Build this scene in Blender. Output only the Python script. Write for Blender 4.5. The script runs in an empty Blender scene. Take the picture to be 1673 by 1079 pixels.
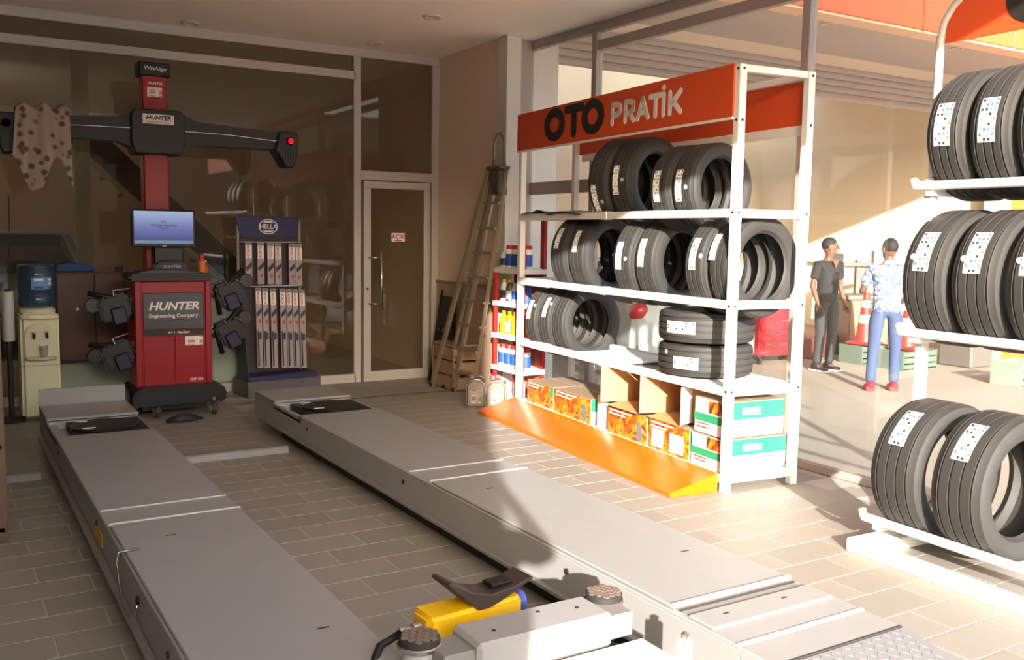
import bpy, bmesh, math, random
from mathutils import Vector, Matrix
random.seed(7)
PI = math.pi
S = bpy.context.scene
COL = S.collection

# ------------------------------------------------------------------ camera
F_PX, YAW, PITCH, ROLL = 1540.0, 0.5484, 0.10224, 0.01596
fwd = Vector((math.sin(YAW)*math.cos(PITCH), math.cos(YAW)*math.cos(PITCH), -math.sin(PITCH)))
rgt = Vector((math.cos(YAW), -math.sin(YAW), 0)); upv = rgt.cross(fwd)
r2 = math.cos(ROLL)*rgt + math.sin(ROLL)*upv
u2 = -math.sin(ROLL)*rgt + math.cos(ROLL)*upv
cd = bpy.data.cameras.new('camera'); cam = bpy.data.objects.new('camera', cd); COL.objects.link(cam)
cd.sensor_width = 36.0; cd.sensor_fit = 'HORIZONTAL'; cd.lens = 36.0*F_PX/1673.0
cd.clip_start = 0.05; cd.clip_end = 300
R3 = Matrix((r2, u2, -fwd)).transposed()
cam.matrix_world = Matrix.Translation((0, 0, 1.5)) @ R3.to_4x4()
S.camera = cam

# ------------------------------------------------------------------ world, sun, exposure
SUN_AZ = 0.503; SUN_EL = math.radians(16.8)          # rays travel towards bearing SUN_AZ
w = bpy.data.worlds.new('sky'); S.world = w; w.use_nodes = True
nt = w.node_tree; bg = nt.nodes['Background']
sk = nt.nodes.new('ShaderNodeTexSky'); sk.sky_type = 'NISHITA'; sk.sun_disc = False
sk.sun_elevation = SUN_EL; sk.sun_rotation = SUN_AZ + PI; sk.air_density = 1.0; sk.dust_density = 3.0; sk.ozone_density = 1.0
nt.links.new(sk.outputs[0], bg.inputs[0]); bg.inputs[1].default_value = 0.42
sd = bpy.data.lights.new('sun', 'SUN'); sun = bpy.data.objects.new('sun', sd); COL.objects.link(sun)
sd.energy = 8.2; sd.angle = math.radians(0.6); sd.color = (1.0, 0.945, 0.87)
sdir = Vector((math.sin(SUN_AZ)*math.cos(SUN_EL), math.cos(SUN_AZ)*math.cos(SUN_EL), -math.sin(SUN_EL)))
sun.rotation_euler = sdir.to_track_quat('-Z', 'Y').to_euler(); sun.location = (-6, -11, 7)
S.view_settings.view_transform = 'Standard'; S.view_settings.look = 'None'
S.view_settings.gamma = 1.0; S.view_settings.use_curve_mapping = False; S.view_settings.exposure = 0.95

# ------------------------------------------------------------------ materials
def lin(c):
    return tuple((x/255/12.92 if x/255 <= .04045 else ((x/255+.055)/1.055)**2.4) for x in c)
MATS = {}
def M(name, rgb, rough=.6, metal=0., var=.06, scale=6., bump=0., bscale=40., emit=None, spec=.5, trans=0.):
    if name in MATS: return MATS[name]
    m = bpy.data.materials.new(name); m.use_nodes = True; MATS[name] = m
    t = m.node_tree; b = t.nodes['Principled BSDF']
    c = lin(rgb)
    b.inputs['Roughness'].default_value = rough; b.inputs['Metallic'].default_value = metal
    b.inputs['Specular IOR Level'].default_value = spec
    tc = t.nodes.new('ShaderNodeTexCoord')
    n = t.nodes.new('ShaderNodeTexNoise'); n.inputs['Scale'].default_value = scale; n.inputs['Detail'].default_value = 5
    t.links.new(tc.outputs['Object'], n.inputs['Vector'])
    mx = t.nodes.new('ShaderNodeMix'); mx.data_type = 'RGBA'
    mx.inputs[6].default_value = (*[x*(1-var) for x in c], 1); mx.inputs[7].default_value = (*[min(1, x*(1+var)) for x in c], 1)
    t.links.new(n.outputs['Fac'], mx.inputs[0]); t.links.new(mx.outputs[2], b.inputs['Base Color'])
    if bump:
        n2 = t.nodes.new('ShaderNodeTexNoise'); n2.inputs['Scale'].default_value = bscale
        t.links.new(tc.outputs['Object'], n2.inputs['Vector'])
        bp = t.nodes.new('ShaderNodeBump'); bp.inputs['Strength'].default_value = bump; bp.inputs['Distance'].default_value = .01
        t.links.new(n2.outputs['Fac'], bp.inputs['Height']); t.links.new(bp.outputs['Normal'], b.inputs['Normal'])
    if emit:
        b.inputs['Emission Color'].default_value = (*lin(rgb), 1); b.inputs['Emission Strength'].default_value = emit
    if trans: b.inputs['Transmission Weight'].default_value = trans
    return m

def glass_mat(name, tint, dust_haze, refl=1.0, dust_haze_col=(220, 212, 195)):
    m = bpy.data.materials.new(name); m.use_nodes = True; t = m.node_tree
    t.nodes.remove(t.nodes['Principled BSDF']); out = t.nodes['Material Output']
    tr = t.nodes.new('ShaderNodeBsdfTransparent'); tr.inputs[0].default_value = (*tint, 1)
    gl = t.nodes.new('ShaderNodeBsdfGlossy'); gl.inputs['Roughness'].default_value = .02
    fr = t.nodes.new('ShaderNodeFresnel'); fr.inputs[0].default_value = 1.45
    mu = t.nodes.new('ShaderNodeMath'); mu.operation = 'MULTIPLY'; mu.inputs[1].default_value = refl; mu.use_clamp = True
    ge = t.nodes.new('ShaderNodeNewGeometry'); iv = t.nodes.new('ShaderNodeMath'); iv.operation = 'SUBTRACT'; iv.inputs[0].default_value = 1.0   # only the outer face of the pane mirrors
    t.links.new(ge.outputs['Backfacing'], iv.inputs[1]); fm = t.nodes.new('ShaderNodeMath'); fm.operation = 'MULTIPLY'
    t.links.new(fr.outputs[0], fm.inputs[0]); t.links.new(iv.outputs[0], fm.inputs[1]); t.links.new(fm.outputs[0], mu.inputs[0])
    m1 = t.nodes.new('ShaderNodeMixShader'); t.links.new(mu.outputs[0], m1.inputs[0])
    t.links.new(tr.outputs[0], m1.inputs[1]); t.links.new(gl.outputs[0], m1.inputs[2])
    df = t.nodes.new('ShaderNodeBsdfDiffuse'); df.inputs[0].default_value = (*lin(dust_haze_col), 1)  # milky share of the pane, also painting lens haze into it
    tl = t.nodes.new('ShaderNodeBsdfTranslucent'); tl.inputs[0].default_value = (*lin(dust_haze_col), 1)
    m3 = t.nodes.new('ShaderNodeMixShader'); m3.inputs[0].default_value = .5
    t.links.new(df.outputs[0], m3.inputs[1]); t.links.new(tl.outputs[0], m3.inputs[2])
    nz = t.nodes.new('ShaderNodeTexNoise'); nz.inputs['Scale'].default_value = 1.3; nz.inputs['Detail'].default_value = 4
    tc = t.nodes.new('ShaderNodeTexCoord'); t.links.new(tc.outputs['Object'], nz.inputs['Vector'])
    mr = t.nodes.new('ShaderNodeMapRange'); mr.inputs[1].default_value = .25; mr.inputs[2].default_value = .8
    mr.inputs[3].default_value = dust_haze*.7; mr.inputs[4].default_value = dust_haze*1.3
    t.links.new(nz.outputs['Fac'], mr.inputs[0])
    m2 = t.nodes.new('ShaderNodeMixShader'); t.links.new(mr.outputs[0], m2.inputs[0])
    t.links.new(m1.outputs[0], m2.inputs[1]); t.links.new(m3.outputs[0], m2.inputs[2]); t.links.new(m2.outputs[0], out.inputs[0])
    return m

def print_mat(name, base, inks, nx, ny, density=.45):
    """flat print: small blocks of ink on a base colour, laid on the UV map"""
    m = bpy.data.materials.new(name); m.use_nodes = True; t = m.node_tree; b = t.nodes['Principled BSDF']
    b.inputs['Roughness'].default_value = .55
    uv = t.nodes.new('ShaderNodeUVMap'); mp = t.nodes.new('ShaderNodeVectorMath'); mp.operation = 'MULTIPLY'
    mp.inputs[1].default_value = (nx, ny, 1); t.links.new(uv.outputs[0], mp.inputs[0])
    fl = t.nodes.new('ShaderNodeVectorMath'); fl.operation = 'FLOOR'; t.links.new(mp.outputs[0], fl.inputs[0])
    fc = t.nodes.new('ShaderNodeVectorMath'); fc.operation = 'FRACTION'; t.links.new(mp.outputs[0], fc.inputs[0])
    wn = t.nodes.new('ShaderNodeTexWhiteNoise'); wn.noise_dimensions = '2D'; t.links.new(fl.outputs[0], wn.inputs['Vector'])
    cr = t.nodes.new('ShaderNodeValToRGB'); cr.color_ramp.interpolation = 'CONSTANT'
    e = cr.color_ramp.elements
    e[0].position = 0; e[0].color = (*lin(base), 1)
    pos = 1-density; e[1].position = pos; e[1].color = (*lin(inks[0]), 1)
    for i, k in enumerate(inks[1:]):
        q = e.new(pos+density*(i+1)/len(inks)); q.color = (*lin(k), 1)
    t.links.new(wn.outputs['Value'], cr.inputs[0])
    sp = t.nodes.new('ShaderNodeSeparateXYZ'); t.links.new(fc.outputs[0], sp.inputs[0])
    fs = []
    for ax in (0, 1):
        a = t.nodes.new('ShaderNodeMath'); a.operation = 'SUBTRACT'; a.inputs[1].default_value = .5; t.links.new(sp.outputs[ax], a.inputs[0])
        ab = t.nodes.new('ShaderNodeMath'); ab.operation = 'ABSOLUTE'; t.links.new(a.outputs[0], ab.inputs[0])
        l = t.nodes.new('ShaderNodeMath'); l.operation = 'LESS_THAN'; l.inputs[1].default_value = .3; t.links.new(ab.outputs[0], l.inputs[0]); fs.append(l)
    an = t.nodes.new('ShaderNodeMath'); an.operation = 'MULTIPLY'; t.links.new(fs[0].outputs[0], an.inputs[0]); t.links.new(fs[1].outputs[0], an.inputs[1])
    mx = t.nodes.new('ShaderNodeMix'); mx.data_type = 'RGBA'; mx.inputs[6].default_value = (*lin(base), 1)
    t.links.new(an.outputs[0], mx.inputs[0]); t.links.new(cr.outputs[0], mx.inputs[7]); t.links.new(mx.outputs[2], b.inputs['Base Color'])
    return m

rubber = M('rubber', (52, 50, 48), .62, var=.12, scale=9, bump=.1, bscale=120)
def sipes(m):
    t = m.node_tree; b = t.nodes['Principled BSDF']; tc = t.nodes.new('ShaderNodeTexCoord'); sp = t.nodes.new('ShaderNodeSeparateXYZ'); t.links.new(tc.outputs['Object'], sp.inputs[0])
    def mt(op, a, b_=None):
        n = t.nodes.new('ShaderNodeMath'); n.operation = op
        for i, q in enumerate((a, b_)):
            if q is None: continue
            if isinstance(q, (int, float)): n.inputs[i].default_value = q
            else: t.links.new(q, n.inputs[i])
        return n.outputs[0]
    an = mt('ARCTAN2', sp.outputs[2], sp.outputs[1]); ax = mt('ABSOLUTE', sp.outputs[0])
    wv = mt('SINE', mt('ADD', mt('MULTIPLY', an, 74.0), mt('MULTIPLY', sp.outputs[0], 60.0)))
    cut = mt('GREATER_THAN', wv, .72); out = mt('GREATER_THAN', ax, .056)
    rad = mt('GREATER_THAN', mt('SQRT', mt('ADD', mt('MULTIPLY', sp.outputs[1], sp.outputs[1]), mt('MULTIPLY', sp.outputs[2], sp.outputs[2]))), .272)
    f = mt('MULTIPLY', mt('MULTIPLY', cut, out), rad); h = mt('SUBTRACT', 1.0, f)
    bp = t.nodes.new('ShaderNodeBump'); bp.inputs['Strength'].default_value = .9; bp.inputs['Distance'].default_value = .012
    t.links.new(h, bp.inputs['Height']); t.links.new(bp.outputs['Normal'], b.inputs['Normal'])
sipes(rubber)
rubber_plain = M('rubber_plain', (52, 50, 48), .62, var=.12, scale=9)
white_steel = M('white_steel', (236, 234, 228), .4, var=.03)
alu = M('painted_aluminium', (196, 190, 184), .42, .0, .04)
lift_grey = M('lift_grey_paint', (152, 150, 148), .42, .0, .07, 5, .04, 90)
lift_side = M('lift_side_paint', (128, 125, 122), .5, .0, .08, 4)
dark_steel = M('dark_steel', (48, 45, 42), .55, .3, .15)
chrome = M('chrome', (205, 205, 205), .2, 1., .03)
black_plastic = M('black_plastic', (18, 17, 17), .42, 0, .1)
mach_red = M('machine_red', (152, 6, 14), .35, 0, .05)
orange = M('sign_orange', (214, 80, 34), .5, 0, .03)
ramp_orange = M('ramp_orange', (240, 104, 8), .22, 0, .05)
letter_black = M('letter_black', (38, 32, 32), .5)
letter_white = M('letter_white', (232, 226, 220), .5)
paper_white = M('paper_white', (240, 238, 232), .6, var=.02)
sticker_m = print_mat('sticker_print', (240, 238, 232), [(50, 50, 56), (90, 100, 120), (226, 120, 50), (30, 30, 34), (90, 140, 200)], 4, 9, .55)
wall_m = M('plaster_warm', (234, 206, 182), .85, 0, .04, 2)
ceil_m = M('ceiling_plaster', (242, 234, 222), .9, 0, .03, 1.5)
beige_m = M('bay_wall_plaster', (222, 206, 178), .9, 0, .05, 1.2)
tile_m = M('floor_tile_glaze', (148, 141, 131), .52, 0, .05, 7)
tile_m2 = M('floor_tile_glaze_darker', (143, 136, 126), .54, 0, .05, 7)
grout_m = M('grout', (178, 169, 156), .8)
asphalt = M('outside_paving', (158, 151, 138), .85, 0, .12, .7, .2, 30)
cardboard = M('cardboard', (190, 146, 98), .8, 0, .05)
cream = M('cooler_cream', (232, 226, 186), .4, 0, .03)
blue_sign = M('sign_navy', (40, 40, 92), .45)
skin_m = M('skin_brown', (112, 78, 60), .55, 0, .05, 20)
hair_m = M('hair_black', (26, 22, 20), .7, 0, .2, 60, .3, 200)
red_m = M('red_paint', (196, 40, 32), .4, 0, .05)
wood_m = M('dark_wood', (78, 48, 34), .45, 0, .2, 5)
yellow_m = M('yellow_plastic', (246, 190, 10), .35, 0, .03)
aluladder = M('ladder_metal', (142, 130, 108), .45, .35, .15, 8)

# ------------------------------------------------------------------ mesh builder
class MB:
    def __init__(s): s.v = []; s.f = []; s.uv = {}
    def add(s, vs, fs, T=None):
        o = len(s.v)
        s.v += [tuple(T @ Vector(v)) if T else tuple(v) for v in vs]
        s.f += [tuple(i+o for i in f) for f in fs]; return o
    def box(s, x0, x1, y0, y1, z0, z1, T=None):
        vs = [(x0,y0,z0),(x1,y0,z0),(x1,y1,z0),(x0,y1,z0),(x0,y0,z1),(x1,y0,z1),(x1,y1,z1),(x0,y1,z1)]
        s.add(vs, [(0,3,2,1),(4,5,6,7),(0,1,5,4),(1,2,6,5),(2,3,7,6),(3,0,4,7)], T); return s
    def bar(s, p, q, w, h=None, up=(0,0,1), T=None):
        p = Vector(p); q = Vector(q); h = h or w; d = (q-p).normalized(); up = Vector(up)
        if abs(d.dot(up)) > .99: up = Vector((0,1,0))
        x = d.cross(up).normalized()*w/2; y = x.cross(d).normalized()*h/2
        vs = [p-x-y, p+x-y, p+x+y, p-x+y, q-x-y, q+x-y, q+x+y, q-x+y]
        s.add(vs, [(0,3,2,1),(4,5,6,7),(0,1,5,4),(1,2,6,5),(2,3,7,6),(3,0,4,7)], T); return s
    def tube(s, pts, r, seg=8, T=None, cap=True):
        pts = [Vector(p) for p in pts]; n = len(pts); rs = r if isinstance(r, (list, tuple)) else [r]*n
        rings = []; ref = None
        for i, p in enumerate(pts):
            d = (pts[min(i+1, n-1)]-pts[max(i-1, 0)]).normalized()
            if ref is None: ref = Vector((0,0,1)) if abs(d.z) < .9 else Vector((1,0,0))
            a = d.cross(ref).normalized(); b = a.cross(d).normalized(); ref = b
            rings.append([p+rs[i]*(math.cos(2*PI*k/seg)*a+math.sin(2*PI*k/seg)*b) for k in range(seg)])
        vs = [v for r_ in rings for v in r_]; fs = []
        for i in range(n-1):
            for k in range(seg):
                a0 = i*seg+k; a1 = i*seg+(k+1) % seg
                fs.append((a0, a0+seg, a1+seg, a1))
        if cap: fs.append(tuple(range(seg))); fs.append(tuple(reversed(range((n-1)*seg, n*seg))))
        s.add(vs, fs, T); return s
    def lathe(s, prof, seg=24, T=None, cap=True):          # profile (r, z) about Z
        n = len(prof); vs = []; fs = []
        for (r, z) in prof:
            for k in range(seg):
                a = 2*PI*k/seg; vs.append((r*math.cos(a), r*math.sin(a), z))
        for i in range(n-1):
            for k in range(seg):
                a0 = i*seg+k; a1 = i*seg+(k+1) % seg
                fs.append((a0, a1, a1+seg, a0+seg))
        if cap: fs.append(tuple(reversed(range(seg)))); fs.append(tuple(range((n-1)*seg, n*seg)))
        s.add(vs, fs, T); return s
    def prism(s, poly, h0, h1, T=None):                    # polygon in XY, from z=h0 to h1
        n = len(poly); vs = [(x, y, h0) for x, y in poly]+[(x, y, h1) for x, y in poly]
        fs = [tuple(reversed(range(n))), tuple(range(n, 2*n))]+[(i, (i+1) % n, n+(i+1) % n, n+i) for i in range(n)]
        s.add(vs, fs, T); return s
    def ellipsoid(s, c, r, su=14, sv=9, T=None):
        vs = [(c[0], c[1], c[2]-r[2])]; fs = []
        for j in range(1, sv):
            t = PI*j/sv
            for k in range(su):
                a = 2*PI*k/su; vs.append((c[0]+r[0]*math.sin(t)*math.cos(a), c[1]+r[1]*math.sin(t)*math.sin(a), c[2]-r[2]*math.cos(t)))
        vs.append((c[0], c[1], c[2]+r[2])); L = len(vs)-1
        for k in range(su): fs.append((0, 1+(k+1) % su, 1+k)); fs.append((L, L-su+k, L-su+(k+1) % su))
        for j in range(sv-2):
            for k in range(su):
                a0 = 1+j*su+k; a1 = 1+j*su+(k+1) % su; fs.append((a0, a1, a1+su, a0+su))
        s.add(vs, fs, T); return s
    def mesh(s, name, mat, bevel=0., smooth=False, seg=1):
        me = bpy.data.meshes.new(name); me.from_pydata(s.v, [], s.f); me.validate()
        if bevel:
            bm = bmesh.new(); bm.from_mesh(me)
            es = [e for e in bm.edges if len(e.link_faces) == 2 and e.calc_face_angle(0) > .5]
            bmesh.ops.bevel(bm, geom=es, offset=bevel, segments=seg, affect='EDGES', clamp_overlap=True)
            bm.to_mesh(me); bm.free()
        me.materials.append(mat)
        if smooth: me.shade_smooth() if smooth is True else me.set_sharp_from_angle(angle=smooth)
        if smooth and smooth is not True: pass
        return me
    def build(s, name, mat, parent=None, bevel=0., smooth=False, loc=(0,0,0), rz=0., seg=1):
        return link(name, s.mesh(name, mat, bevel, smooth, seg), parent, loc, rz)
def link(name, me, parent=None, loc=(0,0,0), rz=0.):
    o = bpy.data.objects.new(name, me); COL.objects.link(o)
    if parent: o.parent = parent
    o.location = loc; o.rotation_euler = (0, 0, rz); return o
def tag(o, label=None, cat=None, group=None, kind=None):
    if label: o['label'] = label
    if cat: o['category'] = cat
    if group: o['group'] = group
    if kind: o['kind'] = kind
    return o
def thing(name, label, cat, loc=(0,0,0), rz=0., group=None):
    o = bpy.data.objects.new(name, None); COL.objects.link(o); o.empty_display_size = .1
    o.location = loc; o.rotation_euler = (0, 0, rz); return tag(o, label, cat, group)
def struct(name, mb, m, parent=None, **k):
    o = mb.build(name, m, parent, **k)
    o['kind'] = 'structure'; return o
def box(x0, x1, y0, y1, z0, z1): return MB().box(x0, x1, y0, y1, z0, z1)
def copy_tree(o, parent=None):
    c = o.copy(); COL.objects.link(c)
    if parent: c.parent = parent
    for ch in o.children: copy_tree(ch, c)
    return c
def uvmesh(name, verts, faces, uvs, mat, parent=None, **k):
    me = bpy.data.meshes.new(name); me.from_pydata(verts, [], faces); l = me.uv_layers.new(name='UVMap')
    for p in me.polygons:
        for li in p.loop_indices: l.data[li].uv = uvs[me.loops[li].vertex_index]
    me.materials.append(mat); return link(name, me, parent, **k)
def card(name, w_, h_, mat, parent, T, th=.001):
    """thin printed sheet, width along local x, height along local z, facing -y"""
    vs = [T @ Vector(v) for v in ((0,0,0),(w_,0,0),(w_,0,h_),(0,0,h_),(0,th,0),(w_,th,0),(w_,th,h_),(0,th,h_))]
    return uvmesh(name, vs, [(0,1,2,3),(5,4,7,6),(1,5,6,2),(4,0,3,7),(3,2,6,7),(4,5,1,0)], [(0,0),(1,0),(1,1),(0,1)]*2, mat, parent)
def text(name, s, size, mat, parent, T, ext=.002, offset=0., shear=0., align='CENTER', xs=1.):
    cu = bpy.data.curves.new('t', 'FONT'); cu.body = s; cu.size = size; cu.extrude = ext; cu.offset = offset; cu.shear = shear
    cu.align_x = align; cu.align_y = 'CENTER'; cu.resolution_u = 3
    ob = bpy.data.objects.new('t', cu); COL.objects.link(ob)
    dg = bpy.context.evaluated_depsgraph_get(); me = bpy.data.meshes.new_from_object(ob.evaluated_get(dg))
    bpy.data.objects.remove(ob); bpy.data.curves.remove(cu)
    me.transform(T @ Matrix.Rotation(PI/2, 4, 'X') @ Matrix.Diagonal((xs, 1, 1, 1)))      # text stands up facing -y
    me.materials.clear(); me.materials.append(mat); me.name = name
    return link(name, me, parent)
def TR(x, y, z, rz=0.): return Matrix.Translation((x, y, z)) @ Matrix.Rotation(rz, 4, 'Z')
def RX(a): return Matrix.Rotation(a, 4, 'X')
def RY(a): return Matrix.Rotation(a, 4, 'Y')

#STRUCTURE
# ------------------------------------------------------------------ floor with tiles
fl = struct('floor', box(-3.0, 4.9, -.6, 16, -.25, -.002), grout_m)
TX, TY = .40, .2017
def tile_me(m):
    return box(0, TX-.006, 0, TY-.006, -.004, .0).mesh('floor_tile', m, .0012)
tms = [tile_me(tile_m), tile_me(tile_m2)]
def gx(y): return 4.755+.012*(7.6-y)           # the line of the glass wall
far = MB(); nt_ = 0
for r_ in range(-6, 34):
    y = 2.10+TY*r_; off = 3.315 if r_ % 2 == 0 else 3.515
    for c_ in range(-11, 5):
        x = off+TX*c_
        if x+TX > gx(y)-.05 or x < -1.2: continue
        if (.6 < x and x+TX < 1.08) or (2.06 < x and x+TX < 2.6): continue
        # tiles seen at ten pixels or more are single pieces, the rest is one surface
        vis = 1.45 < y < 6.3 and x > -.2+.0*y and (x+.4)/max(y, .1) > .04 and x/y < 1.72
        if vis:
            o = link('floor_tile', tms[(r_*7+c_*3) % 5 > 2], fl, (x, y, random.uniform(-.0004, .0004))); nt_ += 1
        else: far.box(x, x+TX-.006, y, y+TY-.006, -.004, 0)
fo = far.build('floor_tile_field', tile_m, fl); fo['kind'] = 'stuff'
struct('trim_1', box(3.0, 4.42, 7.86, 7.875, -.002, .004), dark_steel)      # dark joint line across the floor by the door

BW_ = 8.75
# ------------------------------------------------------------------ ceiling, right plaster wall, column, left wall behind the camera
ce = struct('ceiling', MB().prism([(-3, .4), (4.83, .4), (4.75, 7.6), (4.75, 16.2), (-3, 16.2)], 3.25, 3.5), ceil_m)
def downlight(x, y, lab, z=3.25, ring=ceil_m):
    t = thing('downlight', lab, 'ceiling light', (x, y, z))
    MB().lathe([(.045, -.001), (.048, -.01), (.075, -.012), (.08, -.004), (.08, .0)], 24).build('trim_ring', M('downlight_ring', (206, 190, 172), .5), t)
    MB().lathe([(.001, .0), (.044, -.002)], 24, cap=False).build('diffuser', M('downlight_glass', (220, 206, 186), .3), t)
    return t
downlight(3.53, 7.11, 'round recessed ceiling light nearest the ladder corner')
downlight(3.57, 8.39, 'round recessed ceiling light just above the shop door')
downlight(1.93, 8.53, 'round recessed ceiling light above the top of the red column')
struct('wall_upper_storey', MB().box(-3.2, 4.83, .42, 7.6, 3.5, 8.0), wall_m)  # unseen storey, shaped to keep sun off the orange fascia
struct('eave_shade', MB().box(4.83, 5.7, .42, 5.0, 4.6, 8.0), wall_m)  # unseen overhang, sized to carry the shade further along the fascia
struct('wall_right', MB().box(4.42, 4.7, 7.5, 16, 0, 3.25), wall_m)
struct('trim_2', box(4.395, 4.42, 7.52, 8.72, .98, 1.01), M('lower_wall_line', (150, 122, 102), .7))
struct('trim_3', box(4.405, 4.42, 7.52, 8.72, .0, .98), M('lower_wall_brown', (176, 146, 124), .8))  # lower wall band, darker than the plaster above
cm = MB().box(4.395, 4.545, 7.35, 7.52, 0, 3.25)
struct('wall_left_shade', MB().box(-1.0, -.85, -.75, BW_-.06, 0, 3.25), M('left_wall_brown', (70, 56, 46), .8, 0, .1))  # unseen wall, set near and dark brown to dim the left side
struct('wall_room_left', MB().box(-3.2, -3.0, -.75, 16.2, -.25, 3.5), wall_m)
struct('wall_back_room', MB().box(-3.2, 4.6, 16, 16.2, -.25, 3.5), wall_m)
struct('wall_column', cm, M('column_paint', (216, 208, 198), .6, 0, .03), bevel=.006)
struct('wall_left', MB().prism([(-.85, -.75), (-1.0, -.75), (-1.6, -2.64), (-1.42, -2.64)], -.25, 4.2), wall_m)         # unseen slanting wall behind the camera, added to keep the left in shade
struct('wall_entrance', MB().box(-9, -1.42, -2.94, -2.64, -.25, 4.4), wall_m)

# ------------------------------------------------------------------ back glass wall with the door
BW = 8.75
def by_(x): return BW+.0*x
bw = thing('shopfront_frame', 'pale aluminium framed glass shopfront across the back of the shop', 'shopfront', (0, BW, 0))
frame_m = alu
def fr(name, x0, x1, z0, z1, y0=-.03, y1=.03, par=bw, m=frame_m): return box(x0, x1, y0, y1, z0, z1).build(name, m, par, .004)
fr('top_rail', -3, 4.42, 3.17, 3.25); fr('transom_rail', -3, 3.52, 2.955, 3.03); fr('sill_rail', -3, 3.52, 0, .085)
fr('frosted_panel', .55, 2.42, .09, .78, -.02, -.006, m=M('film_pale_green', (176, 190, 172), .55, 0, .05, 2))
fr('mullion', 3.50, 3.575, .0, 3.17); fr('door_jamb', 4.345, 4.42, 0, 3.17); fr('door_head', 3.575, 4.345, 2.0, 2.09)
back_glass = glass_mat('shop_glass', (.84, .84, .80), .05, 1.2, (190, 170, 140))
def pane(x0, x1, z0, z1, par=bw, nm='pane', y=0.):
    return box(x0, x1, y-.004, y+.004, z0, z1).build(nm, back_glass, par)
pane(-3, 3.50, .085, 2.955); pane(-3, 3.50, 3.03, 3.17); pane(3.575, 4.345, 2.09, 3.17)
dr = thing('shop_door', 'pale aluminium framed glass door with a bar handle and a small red and white sign', 'door', (3.60, BW-.012, 0))
for nm, a in (('bottom_rail', (0, .72, 0, .10)), ('top_rail', (0, .72, 1.92, 1.99)), ('stile', (0, .075, .10, 1.92)), ('stile', (.655, .72, .10, 1.92))):
    box(a[0], a[1], -.025, .025, a[2], a[3]).build(nm, frame_m, dr, .004)
pane(.075, .655, .10, 1.92, dr)
hd = MB().tube([(.16, -.09, .72), (.16, -.09, 1.30)], .013, 12)
for z in (.78, 1.24): hd.tube([(.05, -.02, z), (.05, -.045, z), (.16, -.09, z)], .010, 8)
hd.build('bar_handle', chrome, dr, smooth=True)
lk = MB().lathe([(.012, 0), (.012, .006)], 14, TR(.037, -.026, .93) @ RX(PI/2)); lk.build('lock_cylinder', dark_steel, dr)
sg = card('door_sign', .145, .085, paper_white, dr, TR(.30, -.012, 1.40)); sg['label'] = 'red and white open sign'
text('sign_text', 'AÇIK', .062, M('sign_red', (206, 30, 44), .5), sg, TR(.372, -.0135, 1.448), .0004, .0012)
box(.335, .41, -.0135, -.0125, 1.405, 1.416).build('sign_text', MATS['sign_red'], sg)

# ------------------------------------------------------------------ glass wall on the right
GD = Vector((.012, -1, 0)).normalized()                     # towards the camera
gw = thing('side_glazing', 'tall aluminium framed glass wall along the right side of the shop', 'glazing', (4.755, 7.6, 0), math.atan2(GD.y, GD.x))
# local x runs towards the camera along the wall, y to the outside
gm = M('glazing_frame', (168, 154, 146), .5, 0, .04)
wf = M('glazing_frame_lit', (204, 198, 192), .45, 0, .03)
def gbox(n, x0, x1, z0, z1, y0=-.03, y1=.04): return box(x0, x1, y0, y1, z0, z1).build(n, gm, gw, .004)
posts = [0, 1.05, 3.28, 5.5]
for p in posts: gbox('post', p, p+.065, 0, 3.25)
gbox('head_rail', 0, 7.6, 3.17, 3.25, -.025, .035); gbox('transom', 1.115, 7.6, 3.02, 3.10, -.025, .035)
gbox('sill', 0, 7.6, 0, .05, -.025, .035); gbox('mid_rail', .065, 1.05, 1.86, 1.97, -.025, .035)
side_glass = glass_mat('side_glass', (.95, .955, .94), .045, 1.0)
for a, b, z0, z1 in ((.065, 1.05, .05, 1.86), (.065, 1.05, 1.97, 3.17), (1.115, 3.28, .05, 3.02), (1.115, 3.28, 3.10, 3.17), (3.345, 5.5, .05, 3.02), (3.345, 5.5, 3.10, 3.17), (5.565, 7.6, .05, 3.02), (5.565, 7.6, 3.10, 3.17)):
    box(a, b, .0, .008, z0, z1).build('pane', side_glass, gw)
struct('wall_corner', MB().box(4.7, 5.06, 7.64, 7.78, -.25, 3.5), wall_m)
struct('trim_6', box(4.545, 4.72, 7.46, 7.52, 0, 3.25), gm)

# ------------------------------------------------------------------ outside: paving, neighbouring bay with shutter, soffit, fascia
struct('ground_yard_bounce', MB().box(-40, 40, -29.5, -.7, -.26, -.245), M('yard_bounce_pale', (226, 218, 204), .8, 0, .08, .5))  # unseen pale slab, added to bounce sunlight up to the ceiling
struct('ground_outside', MB().box(-90, 90, -90, 90, -.6, -.251), asphalt)

YS = 8.04
struct('wall_bay_back', MB().box(4.7, 13.2, 12.6, 12.8, -.25, 4.2), beige_m)
struct('wall_bay_side', MB().box(13.0, 13.3, YS, 12.6, -.25, 4.2), beige_m)
struct('ceiling_bay', MB().box(4.7, 13.3, YS+.2, 11.3, 3.9, 4.1), ceil_m)  # stops short of the back wall, an opening added for sky light
struct('wall_bay_left', MB().box(4.71, 5.1, YS-.46, YS+.2, -.25, 3.9), M('jamb_paint', (214, 210, 204), .6))
struct('soffit_outside', MB().box(4.75, 30, 5.8, YS+.15, 3.72, 3.9), M('soffit_panel', (188, 176, 168), .85, 0, .03))
struct('wall_above_shutter', MB().box(4.7, 30, YS, YS+.15, 3.55, 3.72), beige_m)
shb = thing('shutter_box', 'long pale ribbed roller shutter housing above the neighbouring bay', 'shutter', (5.1, YS, 0))
slat = M('shutter_slat', (176, 164, 156), .5, 0, .04)
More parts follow.
